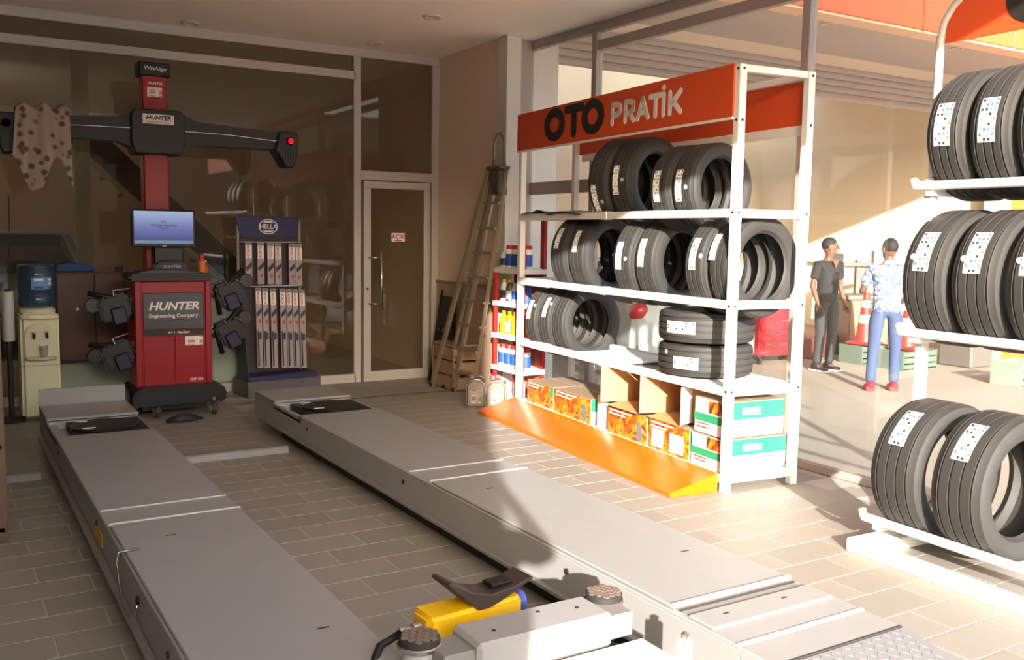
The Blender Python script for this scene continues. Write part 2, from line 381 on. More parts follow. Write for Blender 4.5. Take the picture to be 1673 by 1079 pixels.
sl_me = MB().prism([(0, 0), (-.018, .01), (-.022, .04), (-.018, .07), (0, .08), (.03, .08), (.03, 0)], 0, 8.0, Matrix(((0, 0, 1, 0), (1, 0, 0, 0), (0, 1, 0, 0), (0, 0, 0, 1)))).mesh('slat', slat)
for k in range(5): link('slat', sl_me, shb, (0, 0, 3.2+.078*k))
for x0 in (0,): box(-.06, .03, -.05, .05, -.25, 3.58).build('guide_rail', alu, shb)
struct('wall_pier_outside', MB().box(13.05, 16.0, YS-.2, YS+.1, -.25, 3.9), M('pier_orange', (232, 110, 44), .5, 0, .03))
struct('trim_4', box(12.82, 13.05, YS-.2, YS+.06, -.25, 3.72), M('jamb_grey', (190, 182, 172), .5))
fa = thing('fascia', 'orange panelled canopy fascia over the outside walkway', 'canopy', (0, 5.62, 0))
fpm = M('fascia_orange', (240, 104, 48), .45, 0, .04)
pw = 1.42
for k in range(14):
    box(4.95+pw*k, 4.95+pw*(k+1)-.012, 0, .16, 3.41, 6.6).build('panel', fpm, fa, .006)
box(4.95, 24, .16, .19, 3.72, 6.5).build('backing', dark_steel, fa)
lip = MB()
for k in range(14): lip.box(4.95+pw*k, 4.95+pw*(k+1)-.012, .004, .2, 3.385, 3.405)
lip.build('bottom_lip', M('lip_pale', (240, 190, 150), .5), fa)
for i, (x, y) in enumerate(((8.0, 6.9), (10.2, 6.9))):
    downlight(x, y, ['long oval light in the outside soffit left of the tyre stand post', 'oval soffit light above the top right stand tyres'][i], 3.72)
# buildings across the yard behind the camera (seen only as reflections, they shade nothing in view)
struct('wall_across_yard', MB().box(-45, 45, -38, -30, -.25, 7.5), M('yard_building', (150, 128, 104), .8, 0, .15, .3))

# ------------------------------------------------------------------ alignment lift: two runways, cross beams, jack
def runway(name, label, x0, x1, side_sign):
    t = thing(name, label, 'car lift', (x0, 2.0, 0))
    W = x1-x0; zt = .26
    def B(n, a, b, c, d, e, f, m=lift_grey, bv=.004): return box(a, b, c-2.0, d-2.0, e, f).build(n, m, t, bv)
    # main channel body
    b = MB()
    b.box(0, W, -.02, 4.07, zt-.012, zt); b.box(0, .012, -.02, 5.1, .09, zt-.012); b.box(W-.012, W, -.02, 5.1, .09, zt-.012)
    b.box(0, W, 4.03, 4.07, .2, zt-.012); b.box(.012, W-.012, 4.07, 4.6, .19, .2); b.box(0, W, 4.6, 5.1, zt-.012, zt+.012)
    b.box(0, W, 4.6, 4.612, .19, zt); b.box(0, .06, 4.07, 4.6, zt-.05, zt-.03); b.box(W-.06, W, 4.07, 4.6, zt-.05, zt-.03)
    b.box(.012, W-.012, 5.085, 5.1, .09, zt)
    b.build('deck', lift_grey, t, .003)
    lp = MB(); lp.box(-.03, 0, -.1, 4.9, .09, .105); lp.box(W, W+.03, -.1, 4.9, .09, .105)
    lp.build('side_flange', lift_side, t, .002)
    for s in (0, 1):
        k = MB()
        k.box((.05 if s == 0 else W-.09), (.09 if s == 0 else W-.05), .0, 4.6, .0, .075)
        k.build('base_rail', dark_steel, t, .003)
    B('sliding_plate', .01, W-.01, 2.31, 4.10, zt+.001, zt+.012)
    B('ridge_strip', .005, W-.005, 4.10, 4.115, zt+.001, zt+.016, alu); B('ridge_strip', .005, W-.005, 4.345, 4.355, zt, zt+.008, alu)
    # turn plate in its recess
    tp = MB().box(.11, W-.012, 4.085, 4.592, .2, .244); tp.build('turn_plate_tray', M('tray_black', (26, 24, 23), .5), t, .003)
    dsk = MB().lathe([(.0, .244), (.19, .244), (.20, .25), (.20, .258), (.19, .262), (.0, .262)], 36, TR(W*.56, 4.34, 0), cap=False).build('turn_plate', M('turn_plate_black', (40, 38, 37), .4, .4, .1), t)
    for q in ((.2, 4.48), (.22, 4.25)): MB().tube([(q[0]-.05, q[1], .24), (q[0]-.05, q[1], .262), (q[0]+.02, q[1]-.01, .262), (q[0]+.02, q[1]-.01, .24)], .005, 6).build('locking_pin', chrome, t)
    for q in ((.2, 1.85), (.42, .7)):
        MB().box(q[0]-.02, q[0]+.02, q[1]-.004, q[1]+.004, zt+.0121, zt+.0128).build('slot', dark_steel, t)
    for yy in (.9, 2.4, 3.9): MB().lathe([(.012, 0), (.012, .006), (.0, .008)], 10, TR(-.001, yy, .2) @ RY(-PI/2), cap=False).build('bolt', dark_steel, t)
    return t, B, W
lp, LB, LW = runway('lift_runway', 'left grey steel runway of the wheel alignment lift, lying in the shade', .56, 1.115, -1)
# stop flap raised at the far end, cable with hook on the left flank
MB().bar((.02, 5.12, .25), (LW-.02, 5.12, .25), .012, .02).build('hinge', dark_steel, lp)
MB().box(.0, LW, 5.11, 5.125, .25, .385).build('stop_flap', lift_grey, lp, .002)
ck = MB().tube([(.06, 1.72, .278), (-.02, 1.70, .281), (-.03, 1.68, .25), (-.035, 1.55, .15), (-.03, 1.42, .13), (-.02, 1.36, .16), (-.014, 1.35, .20)], .0035, 6)
ck.build('pull_cable', chrome, lp, smooth=True)
MB().tube([(-.012, 1.35, .20), (-.012, 1.37, .21), (-.012, 1.36, .225), (-.012, 1.335, .22)], .006, 6).build('cable_hook', dark_steel, lp)
MB().box(-.004, -.001, 2.25, 2.5, .13, .19).build('warning_label', M('label_yellow', (214, 156, 30), .5), lp)
rp, RB, RW = runway('lift_runway', 'right grey steel runway of the wheel alignment lift, half in the sun', 2.04, 2.62, 1)
# near end of the right runway: gaps, loose plates and ramp of diamond plate
dp = M('gap_dark', (60, 58, 56), .6)
RB('end_plate', .01, RW-.01, 2.105, 2.225, .26, .270); RB('gap_floor', .02, RW-.02, 2.225, 2.31, .255, .2605, lift_side); RB('gap_line', .02, RW-.01, 2.227, 2.238, .2605, .2612, dp); RB('gap_line', .02, RW-.01, 2.272, 2.29, .2605, .2612, dp)
RB('ridge_strip', .01, RW-.01, 2.295, 2.312, .262, .279, alu)
e_ = MB().box(0, RW, -.16, -.02, .05, .258); e_.build('end_box', lift_grey, rp, .004)
MB().lathe([(.03, 0), (.03, .003)], 20, TR(-.003, -.06, .15) @ RY(-PI/2)).build('side_hole', dark_steel, rp)
for q in (.13, .40):
    MB().box(q-.012, q+.012, .17, .177, .2701, .2712).build('slot', dark_steel, rp)
RB('ridge_strip', .0, RW, 1.985, 2.0, .258, .264, alu)
RB('ramp_hinge', .0, RW, 1.835, 1.85, .247, .259, dp)
dia = M('diamond_plate_steel', (150, 150, 152), .4, .45, .08)
rmp = MB().prism([(1.83, .245), (1.83, .258), (.55, .012), (.55, .0), (.60, .0)], 0, RW, Matrix(((0, 0, 1, 0), (1, 0, 0, -2.0), (0, 1, 0, 0), (0, 0, 0, 1))))
ro = rmp.build('ramp', dia, rp)
sl = math.atan2(.246, 1.28); st = MB()
for i in range(46):
    for j in range(24):
        u = 1.815-.028*i; v = .03+.0232*j
        if v > RW-.02 or u < 1.0: continue
        a = .75 if (i+j) % 2 else -.75
        T = Matrix.Translation((v, u-2.0, .258-(1.83-u)*math.tan(sl)+.0005)) @ RX(sl) @ Matrix.Rotation(a+PI/2, 4, 'Z')
        st.add([(-.012, 0, 0), (0, -.003, .0), (.012, 0, 0), (0, .003, 0), (0, 0, .0022)], [(0, 1, 4), (1, 2, 4), (2, 3, 4), (3, 0, 4)], T)
so = st.build('tread_studs', dia, ro); so['kind'] = 'stuff'
cb = thing('cross_beam', 'low grey steel channel on the floor between the two runways', 'beam', (1.2, 6.1, 0))
box(.0, .78, 0, .09, 0, .045).build('channel', lift_grey, cb, .004); box(.0, .78, .02, .07, .045, .05).build('cover_strip', lift_side, cb)
cb = thing('cross_beam', 'low grey steel channel on the floor left of the left runway', 'beam', (-.6, 6.1, 0))
box(.0, 1.08, 0, .09, 0, .045).build('channel', lift_grey, cb, .004); box(.0, 1.08, .02, .07, .045, .05).build('cover_strip', lift_side, cb)

# jack between the runways
jk = thing('jack_beam', 'grey scissor jack carriage with two round rubber pads between the runways', 'jack', (1.55, 2.2, 0))
jm = lift_grey; pale = M('jack_paint', (176, 176, 178), .4, 0, .04)
def J(n, m, mb, bv=.004, **k): return mb.build(n, m, jk, bv, **k)
zj = .385
hb = MB().box(-.335, .125, -.065, .098, zj-.105, zj); J('cover_housing', jm, hb, .012)
J('inner_beam', lift_side, MB().box(-.43, .215, -.045, .075, zj-.095, zj-.02))
J('lower_beam', pale, MB().box(-.30, .235, -.235, -.065, .13, zj-.10)); J('bottom_plate', jm, MB().box(-.40, .22, -.32, .1, .06, .125))
J('lower_lip', pale, MB().box(-.30, .215, -.30, -.24, .126, .20))
for s_ in (-1, 1): MB().box(.1*s_-.03, .1*s_+.03, -.2, .2, .0, .07).build('carriage_roller_block', dark_steel, jk)
MB().lathe([(.02, 0), (.02, .002)], 18, TR(.20, -.2365, .235) @ RX(PI/2)).build('beam_hole', dark_steel, jk)
scr = MB()
for q in ((-.25, .0), (-.07, .05), (.05, .02)): scr.lathe([(.006, zj), (.006, zj+.002), (0, zj+.003)], 10, TR(q[0], q[1], 0), cap=False)
scr.build('screw', dark_steel, jk)
pad_me = MB().lathe([(.0, .028), (.052, .028), (.058, .022), (.058, .0), (.0, .0)], 32, cap=False).mesh('rubber_pad', M('pad_rubber', (44, 41, 39), .7, 0, .1))
cell = MB()
for i in range(-3, 4):
    for j in range(-3, 4):
        x = (i+.5*(j % 2))*.023; y = j*.0205
        if x*x+y*y < .052**2:
            rr = .0118; n = 6; o = random.uniform(0, 1)
            pl = [(x+rr*random.uniform(.85, 1.12)*math.cos(2*PI*k/n+o), y+rr*random.uniform(.85, 1.12)*math.sin(2*PI*k/n+o)) for k in range(n)]
            cell.prism(pl, .0275, .0305)
cell_me = cell.mesh('pad_lugs', M('lug_worn', (118, 102, 90), .7, 0, .2))
for (x, y, l) in ((-.445, .075, 'worn rubber jack pad'), (.20, .085, 'worn rubber jack pad')):
    pd = link('pad', pad_me, jk, (x, y, zj-.028)); lo = link('pad_lugs', cell_me, pd)
    MB().lathe([(.0, -.005), (.062, -.005), (.064, .006), (.06, .009), (.06, .0), (.0, .0)], 32, cap=False).build('pad_ring', chrome, pd)
    MB().lathe([(.048, -.055), (.05, -.045), (.05, -.012), (.03, -.01), (.03, -.005)], 28).build('pad_cup', pale, pd)
    MB().lathe([(.022, -.10), (.022, -.055), (.03, -.055)], 16).build('pad_screw', dark_steel, pd)
po = thing('guide_post', 'short grey guide post beside the near right end of the jack', 'post', (1.825, 1.99, 0))
MB().box(-.018, .018, -.018, .018, 0, .33).build('post', pale, po, .004); MB().lathe([(.010, .33), (.012, .345), (.0, .352)], 12, cap=False).build('cap', chrome, po)
# yellow air hydraulic pump with its foot pedal and hose
pu = thing('foot_pump', 'yellow air hydraulic foot pump with a black pedal and black hose', 'pump', (1.42, 2.50, .05), .06)
pb = MB().prism([(-.21, -.05), (-.19, -.065), (.12, -.055), (.14, -.04), (.14, .04), (.12, .055), (-.19, .065), (-.21, .05)], .205, .30)
pb.build('pump_body', yellow_m, pu, .02, seg=3, smooth=.7)
MB().box(-.2, .14, -.04, .04, .12, .21).build('pump_base', M('pump_base', (214, 150, 20), .45), pu, .006)
pe = MB().prism([(-.13, .372), (-.145, .388), (-.132, .394), (-.05, .345), (.02, .328), (.105, .338), (.17, .358), (.175, .348), (.05, .298), (-.01, .280), (-.03, .282)], -.055, .055, Matrix(((1, 0, 0, 0), (0, 0, 1, 0), (0, 1, 0, 0), (0, 0, 0, 1))))
pe.build('pedal', M('pedal_brown', (58, 46, 42), .55, 0, .1), pu, .004)
MB().box(.03, .11, -.03, .03, .336, .348).build('pedal_tread', black_plastic, pu, .003)
MB().lathe([(.036, 0), (.04, .005), (.04, .02), (.036, .025)], 20, TR(.138, 0, .262) @ RY(PI/2)).build('end_cap', M('cap_blue', (70, 90, 180), .4), pu, smooth=.6)
MB().lathe([(.016, 0), (.016, .018), (.02, .018), (.02, .035), (.013, .036), (.013, .06), (.018, .06), (.018, .08)], 12, TR(-.21, -.015, .26) @ RY(-PI/2)).build('hose_fitting', chrome, pu)
MB().tube([(-.285, -.015, .26), (-.36, -.03, .245), (-.43, -.08, .18), (-.46, -.16, .1), (-.46, -.25, -.02)], .012, 10).build('hose', black_plastic, pu, smooth=True)
hf = MB()
for q in (0, 1): hf.tube([(-.41-.03*q, -.12, .20-.02*q), (-.43-.03*q, -.17, .13)], .011, 10)
hf.build('hose_clamp', M('clamp_blue', (40, 70, 190), .4), pu)
for q in (-.12, .08): MB().box(q-.02, q+.02, -.07, .07, -.05, .125).build('foot', dark_steel, pu)

# ------------------------------------------------------------------ tyres
def tyre_mesh(name, D, W, rim, seg=112, ribs=4):
    """tyre with axis along x; the tread has grooves round it and notches across its shoulders"""
    R = D/2; r = rim/2; h = W/2; pr = []       # (x, radius, kind) kind 1: shoulder pieces that are notched
    tw = h*.82
    pr += [(-h*.62, r-.004, 0), (-h*.70, r+.004, 0), (-h*.86, r+.012, 0), (-h*.97, r+(R-r)*.36, 0), (-h, r+(R-r)*.52, 0), (-h*.965, r+(R-r)*.74, 0), (-h*.90, R-.013, 0), (-h*.84, R-.0075, 1), (-h*.70, R-.0025, 1)]
    g0 = -h*.60; gw_ = .0052; step = 2*h*.60/(ribs-1)
    ins = []
    for k in range(ribs):
        x = g0+step*k; crown = R-.0025*(abs(x)/h)**2
        ins += [(x-gw_, crown, 0), (x-gw_*.7, crown-.008, 0), (x+gw_*.7, crown-.008, 0), (x+gw_, crown, 0)]
    pr += ins
    pr += [(-x, rr, k) for x, rr, k in reversed(pr[:9])]
    # inside of the carcass
    inn = [(h*.60, r-.004, 0), (h*.80, r+.02, 0), (h*.88, r+(R-r)*.5, 0), (h*.72, R-.026, 0), (0, R-.020, 0), (-h*.72, R-.026, 0), (-h*.88, r+(R-r)*.5, 0), (-h*.80, r+.02, 0)]
    pr = pr+inn; n = len(pr); vs = []; fs = []
    for i, (x, rr, k) in enumerate(pr):
        for s_ in range(seg):
            a = 2*PI*s_/seg
            q = rr-(.006 if (k and s_ % 2) else 0)
            vs.append((x, q*math.cos(a), q*math.sin(a)))
    for i in range(n):
        j = (i+1) % n
        for s_ in range(seg):
            t_ = (s_+1) % seg; fs.append((i*seg+s_, i*seg+t_, j*seg+t_, j*seg+s_))
    me = bpy.data.meshes.new(name); me.from_pydata(vs, [], fs); me.materials.append(rubber)
    bm = bmesh.new(); bm.from_mesh(me); bmesh.ops.recalc_face_normals(bm, faces=bm.faces[:]); bm.to_mesh(me); bm.free()
    me.set_sharp_from_angle(angle=.6); return me
TY_ = {}
def tyre_kind(D, W, rim):
    k = (D, W, rim)
    if k not in TY_: TY_[k] = tyre_mesh('tyre', D, W, rim)
    return TY_[k]
def sticker(par, R, x0, a0, wd, ln_, name='tread_label', m=None):
    """printed paper strip lying on the tread; a = angle round the axis from +y towards +z"""
    n = 8; vs = []; uv = []; fs = []
    for i in range(n+1):
        a = a0+(i/n-.5)*ln_/R
        for x, u in ((x0-wd/2, 0), (x0+wd/2, 1)):
            vs.append((x, (R+.0015)*math.cos(a), (R+.0015)*math.sin(a))); uv.append((u, i/n))
    for i in range(n): fs.append((2*i, 2*i+1, 2*i+3, 2*i+2))
    return uvmesh(name, vs, fs, uv, m or sticker_m, par)
ring_white = M('round_sticker_white', (236, 234, 230), .5)
def round_sticker(par, R, x0, a0, txt=None):
    T = Matrix.Rotation(a0, 4, 'X') @ Matrix.Translation((x0, R+.0012, 0)) @ Matrix.Rotation(PI, 4, 'Z') @ RX(PI/2)
    o = MB().lathe([(.0, 0), (.0145, 0), (.0145, .0006), (.0, .0006)], 20, T, cap=False).build('round_sticker', ring_white, par)
    MB().lathe([(.009, .0007), (.012, .0007), (.012, .001), (.009, .001)], 20, T, cap=False).build('sticker_ring', letter_black, o)
    if txt: text('sticker_number', txt, .016, letter_black, o, T @ Matrix.Translation((0, 0, .0008)) @ RX(-PI/2), .0002)
    return o
def tyre(label, loc, rz, D=.62, W=.205, rim=.39, roll=0., stick=(), rnd=(), group=None, lying=False):
    me = tyre_kind(D, W, rim)
    o = link('tyre', me, None, loc, 0)
    o.rotation_euler = (0, PI/2, rz) if lying else (0, 0, rz)
    tag(o, label, 'tyre', group)
    for (x0, a0, wd, ln_) in stick: sticker(o, D/2, x0, a0, wd, ln_)
    for q in rnd: round_sticker(o, D/2, *q)
    return o

# ------------------------------------------------------------------ orange and white tyre rack (local x runs along its front towards the camera)
RA = math.atan2(-.9952, -.0981); RF = TR(4.17, 6.76, 0, RA); RL = 2.815; RDp = .555
def RW_(x, y, z): return RF @ Vector((x, y, z))
rk = thing('tyre_rack', 'large white steel tyre rack with an orange headboard lettered in black and white', 'rack', (4.17, 6.76, 0), RA)
for x in (0, RL-.05):
    for y in (0, RDp-.05): box(x, x+.05, y, y+.05, 0, 2.47).build('post', white_steel, rk, .004)
SH = (.62, 1.13, 1.66)
def rail(x0, x1, y0, y1, z0, z1, n='rail'): return box(x0, x1, y0, y1, z0, z1).build(n, white_steel, rk, .004)
for z in SH+(.10,):
    for y in ((.0, .045), (RDp-.045, RDp)):
        rail(.05, RL-.05, y[0], y[1], z-.05, z)
        rail(.04, .56, y[0]-.006, y[1]+.006, z-.054, z+.004, 'rail_sleeve'); rail(1.35, 1.42, y[0]-.006, y[1]+.006, z-.054, z+.004, 'rail_sleeve')
    for x in (0.01, RL-.045): rail(x, x+.035, .05, RDp-.05, z-.05, z, 'side_rail')
    if z in (.10,): rail(.05, RL-.05, .045, RDp-.045, z-.012, z-.002, 'bottom_shelf')
    if z == .62:
        rail(.95, 1.6, .05, RDp-.05, z-.02, z-.004, 'cross_shelf')
        rail(1.95, RL-.05, .05, RDp-.05, z-.02, z-.004, 'cross_shelf')
for y in (.0, RDp-.04): rail(.05, RL-.05, y, y+.04, 2.43, 2.47)
for x in (.005, RL-.045): rail(x, x+.04, .05, RDp-.05, 2.43, 2.47, 'side_rail')
hb = box(-.01, RL-.045, -.012, .0, 2.18, 2.475).build('headboard', orange, rk)
rail(-.01, RL-.045, -.014, .004, 2.165, 2.18, 'headboard_edge')
bb = box(.04, RL-.05, RDp-.005, RDp+.006, 2.17, 2.44).build('back_headboard', orange, rk)
rail(.1, RL-.05, RDp-.012, RDp-.004, 2.11, 2.17, 'headboard_edge')
bolt_me = MB().lathe([(.008, 0), (.008, .003)], 10).mesh('bolt', dark_steel)
for z in (2.445, 2.16, 1.64, 1.1, .6):
    for p_, r_ in (((RL-.02, -.0005, z), (PI/2, 0, 0)), ((RL+.0005, .025, z), (0, PI/2, 0)), ((RL+.0005, RDp-.025, z), (0, PI/2, 0))):
        b_ = link('bolt', bolt_me, rk, p_); b_.rotation_euler = r_
# lettering as rounded strokes:  sx = x on the board, zc = centre height
def stroke(mb, pts, wd, y0=-.0155, y1=-.012, closed=False):
    h = wd/2; P = [Vector((p[0], p[1])) for p in pts]
    if closed: P = P+[P[0]]
    for a, b in zip(P[:-1], P[1:]):
        d = (b-a); d = d.normalized() if d.length > 1e-6 else Vector((1, 0)); n_ = Vector((-d.y, d.x)); k = 7; pl = []
        th = math.atan2(d.y, d.x)
        for i in range(k+1): q = th-PI/2+PI*i/k; pl.append((b.x+h*math.cos(q), b.y+h*math.sin(q)))
        for i in range(k+1): q = th+PI/2+PI*i/k; pl.append((a.x+h*math.cos(q), a.y+h*math.sin(q)))
        mb.prism(pl, 0, 1, Matrix(((1, 0, 0, 0), (0, 0, y1-y0, y0), (0, 1, 0, 0), (0, 0, 0, 1))))
def ring(mb, cx, cz, rx, rz, wx, wz, y0=-.0155, y1=-.012, seg=36):
    vs = []; fs = []
    for k in range(seg):
        a = 2*PI*k/seg; c, s_ = math.cos(a), math.sin(a)
        vs += [(cx+rx*c, y0, cz+rz*s_), (cx+(rx-wx)*c, y0, cz+(rz-wz)*s_), (cx+rx*c, y1, cz+rz*s_), (cx+(rx-wx)*c, y1, cz+(rz-wz)*s_)]
    for k in range(seg):
        a = 4*k; b = 4*((k+1) % seg)
        fs += [(a, a+1, b+1, b), (a, b, b+2, a+2), (a+1, a+3, b+3, b+1)]
    mb.add(vs, fs)
def glyph(ch, x, z, w_, h_, wd):
    m = MB()
    P = lambda u, v: (x+u*w_, z+v*h_)
    if ch == 'P': stroke(m, [P(0, 0), P(0, 1), P(.6, 1), P(.95, .88), P(1, .72), P(.95, .55), P(.6, .44), P(0, .44)], wd)
    if ch == 'R': stroke(m, [P(0, 0), P(0, 1), P(.6, 1), P(.95, .88), P(1, .72), P(.95, .55), P(.6, .44), P(0, .44)], wd); stroke(m, [P(.5, .44), P(1, 0)], wd)
    if ch == 'A': stroke(m, [P(0, 0), P(.5, 1), P(1, 0)], wd); stroke(m, [P(.22, .3), P(.78, .3)], wd)
    if ch == 'T': stroke(m, [P(0, 1), P(1, 1)], wd); stroke(m, [P(.5, 1), P(.5, 0)], wd)
    if ch == 'I': stroke(m, [P(.5, 0), P(.5, 1)], wd); stroke(m, [P(.5, 1.33), P(.5, 1.335)], wd)
    if ch == 'K': stroke(m, [P(0, 0), P(0, 1)], wd); stroke(m, [P(1, 1), P(.1, .42)], wd); stroke(m, [P(.3, .55), P(1, 0)], wd)
    return m
m = MB(); ring(m, RL-2.175, 2.335, .165, .125, .088, .068); m.build('letter', letter_black, hb)
m = MB(); stroke(m, [(RL-1.99, 2.425), (RL-1.755, 2.425)], .062); stroke(m, [(RL-1.872, 2.40), (RL-1.872, 2.25)], .075); m.build('letter', letter_black, hb)
m = MB(); ring(m, RL-1.60, 2.338, .158, .125, .085, .068); m.build('letter', letter_black, hb)
xs_ = [(-1.335, .10, 'P'), (-1.17, .10, 'R'), (-1.02, .12, 'A'), (-.875, .12, 'T'), (-.745, .04, 'I'), (-.655, .11, 'K')]
for dx, w_, ch in xs_: glyph(ch, RL+dx, 2.262, w_, .125, .036).build('letter', letter_white, hb)

# tyres in it
def rt(label, x, z, yaw, D, W, rim, y=.286, **k):
    p = RW_(x, y, z); return tyre(label, p, RA+yaw, D, W, rim, **k)
def zr(z, D, yaw=0.):
    g = .24; return z+math.sqrt((D/2)**2-g*g)
G1 = 'tyres standing on the top shelf of the orange rack'
def pair(x, z, yaw, D, W, rim, labels, group, stk, n=2, gap=1.02):
    out = []
    for i in range(n):
        o = (i-(n-1)/2)*W*gap
        px, py = x+o*math.cos(yaw), .286+o*math.sin(yaw)
        s_ = stk[i]
        out.append(rt(labels[i], px, zr(z, D), yaw, D, W, rim, y=py, stick=s_[0], rnd=s_[1], group=group))
    return out
FRT = PI      # angle round the axis that faces -y (the front)
pair(RL-1.46, 1.66, .30, .64, .20, .41, ['leftmost black tyre on the top rack shelf, slanting label low on its tread', 'second black tyre from the left on the top rack shelf'], G1,
     [([(-.03, FRT+.38, .05, .2)], [(.03, FRT+.45, '15')]), ([(-.03, FRT-.02, .05, .2)], [(.03, FRT-.02, '17')])])
pair(RL-.71, 1.66, .18, .565, .20, .375, ['third black tyre from the left on the top shelf, with a long white label', 'rightmost black tyre on the top rack shelf, opening beside the white post'], G1,
     [([(-.02, FRT-.02, .055, .2)], []), ([(-.03, FRT-.02, .055, .2)], [(.035, FRT+.02, '16')])])
G2 = 'tyres standing on the middle shelf of the orange rack'
pair(RL-1.99, 1.13, .22, .64, .205, .41, ['black tyre at the far left end of the middle shelf, half in shade', 'second black tyre from the left on the middle shelf, leaning on the leftmost one'], G2,
     [([(-.02, FRT-.42, .05, .17)], []), ([(-.02, FRT-.35, .05, .17)], [])])
pair(RL-1.10, 1.13, .24, .62, .20, .40, ['left tyre of the middle pair on the middle shelf, with round sticker beside its label', 'right tyre of the middle pair on the middle shelf, sunlit label above its opening'], G2,
     [([(-.03, FRT-.12, .055, .19)], [(.035, FRT-.05, '16')]), ([(-.03, FRT-.2, .055, .19)], [])])
pair(RL-.275, 1.13, .14, .615, .185, .41, ['narrow looking tyre just left of the white corner post on the middle shelf', 'sunlit tyre at the right end of the middle shelf with a wide open ribbed inside'], G2,
     [([(-.01, FRT-.25, .055, .2)], [(.055, FRT-.2, '13')]), ([(-.055, FRT-.4, .05, .17)], [])], gap=1.1)
G3 = 'row of tyres standing on the lower shelf'
pair(RL-2.36, .62, .18, .60, .175, .385, ['leftmost tyre of the row on the lower shelf, two labels on its tread side', 'middle tyre of the row on the lower shelf between its two neighbours', 'rightmost tyre of the row on the lower shelf, its open ring facing the camera'], G3,
     [([(-.02, FRT-.3, .05, .16)], [(.035, FRT-.42, '14')]), ([(-.0, FRT-.42, .05, .17)], [(.05, FRT-.52, '14')]), ([], [])], n=3)
sx, sy = RL-.57, .265
rt('lower tyre of the two lying flat in a stack on the lower shelf', sx, .62+.105, 0, .60, .20, .385, y=sy, lying=True, stick=[(.01, PI-.5, .075, .17)], rnd=[(-.05, PI+.02, '13')])
rt('upper tyre of the two lying flat in a stack on the lower shelf', sx, .62+.315, .1, .605, .20, .385, y=sy, lying=True, stick=[(.0, PI-.25, .075, .21)])
# black sheet lying on the left of the top shelf
bs = MB(); n = 10
vs = []; fs = []
for i in range(n+1):
    for j in range(4):
        vs.append((.12+.95*i/n, -.03+.19*j, 1.668+.012*math.sin(i*1.1+j)+(.03 if i in (3, 4) and j == 0 else 0)-(.012 if j == 0 else 0)))
for i in range(n):
    for j in range(3): fs.append((i*4+j, i*4+4+j, i*4+5+j, i*4+1+j))
k = len(vs); vs += [(a, b, c+.006) for a, b, c in vs]; fs += [tuple(reversed([q+k for q in f])) for f in fs]
bs.add(vs, fs); o = bs.build('plastic_sheet', black_plastic, None, loc=(4.17, 6.76, 0), rz=RA); tag(o, 'black crumpled plastic sheet lying on the empty left part of the top rack shelf', 'sheet')

# ------------------------------------------------------------------ cartons on the bottom shelf
def art_mat(name, cols, sc):
    m = bpy.data.materials.new(name); m.use_nodes = True; t = m.node_tree; b = t.nodes['Principled BSDF']; b.inputs['Roughness'].default_value = .5
    tc = t.nodes.new('ShaderNodeTexCoord'); n = t.nodes.new('ShaderNodeTexNoise'); n.inputs['Scale'].default_value = sc; n.inputs['Detail'].default_value = 3; n.inputs['Distortion'].default_value = 1.6
    t.links.new(tc.outputs['Object'], n.inputs['Vector']); cr = t.nodes.new('ShaderNodeValToRGB'); cr.color_ramp.interpolation = 'EASE'; e = cr.color_ramp.elements
    e[0].position = .3; e[0].color = (*lin(cols[0]), 1); e[1].position = .7; e[1].color = (*lin(cols[-1]), 1)
    for i, k in enumerate(cols[1:-1]): q = e.new(.3+.4*(i+1)/(len(cols)-1)); q.color = (*lin(k), 1)
    t.links.new(n.outputs['Fac'], cr.inputs[0]); t.links.new(cr.outputs[0], b.inputs['Base Color']); return m
pr_or = art_mat('carton_print_orange', [(96, 44, 22), (150, 70, 28), (210, 116, 24), (236, 160, 40), (120, 60, 30)], 9)
ink_y = M('ink_yellow', (240, 196, 40), .5); ink_w = M('ink_white', (236, 228, 214), .5)
pr_wh = M('carton_front_white', (232, 226, 214), .6)
pr_lab = print_mat('carton_label', (240, 236, 226), [(60, 130, 100), (150, 160, 150)], 5, 2, .5)
green_m = M('carton_green', (40, 150, 100), .5); carton_top = M('carton_top', (150, 128, 104), .8, 0, .1)
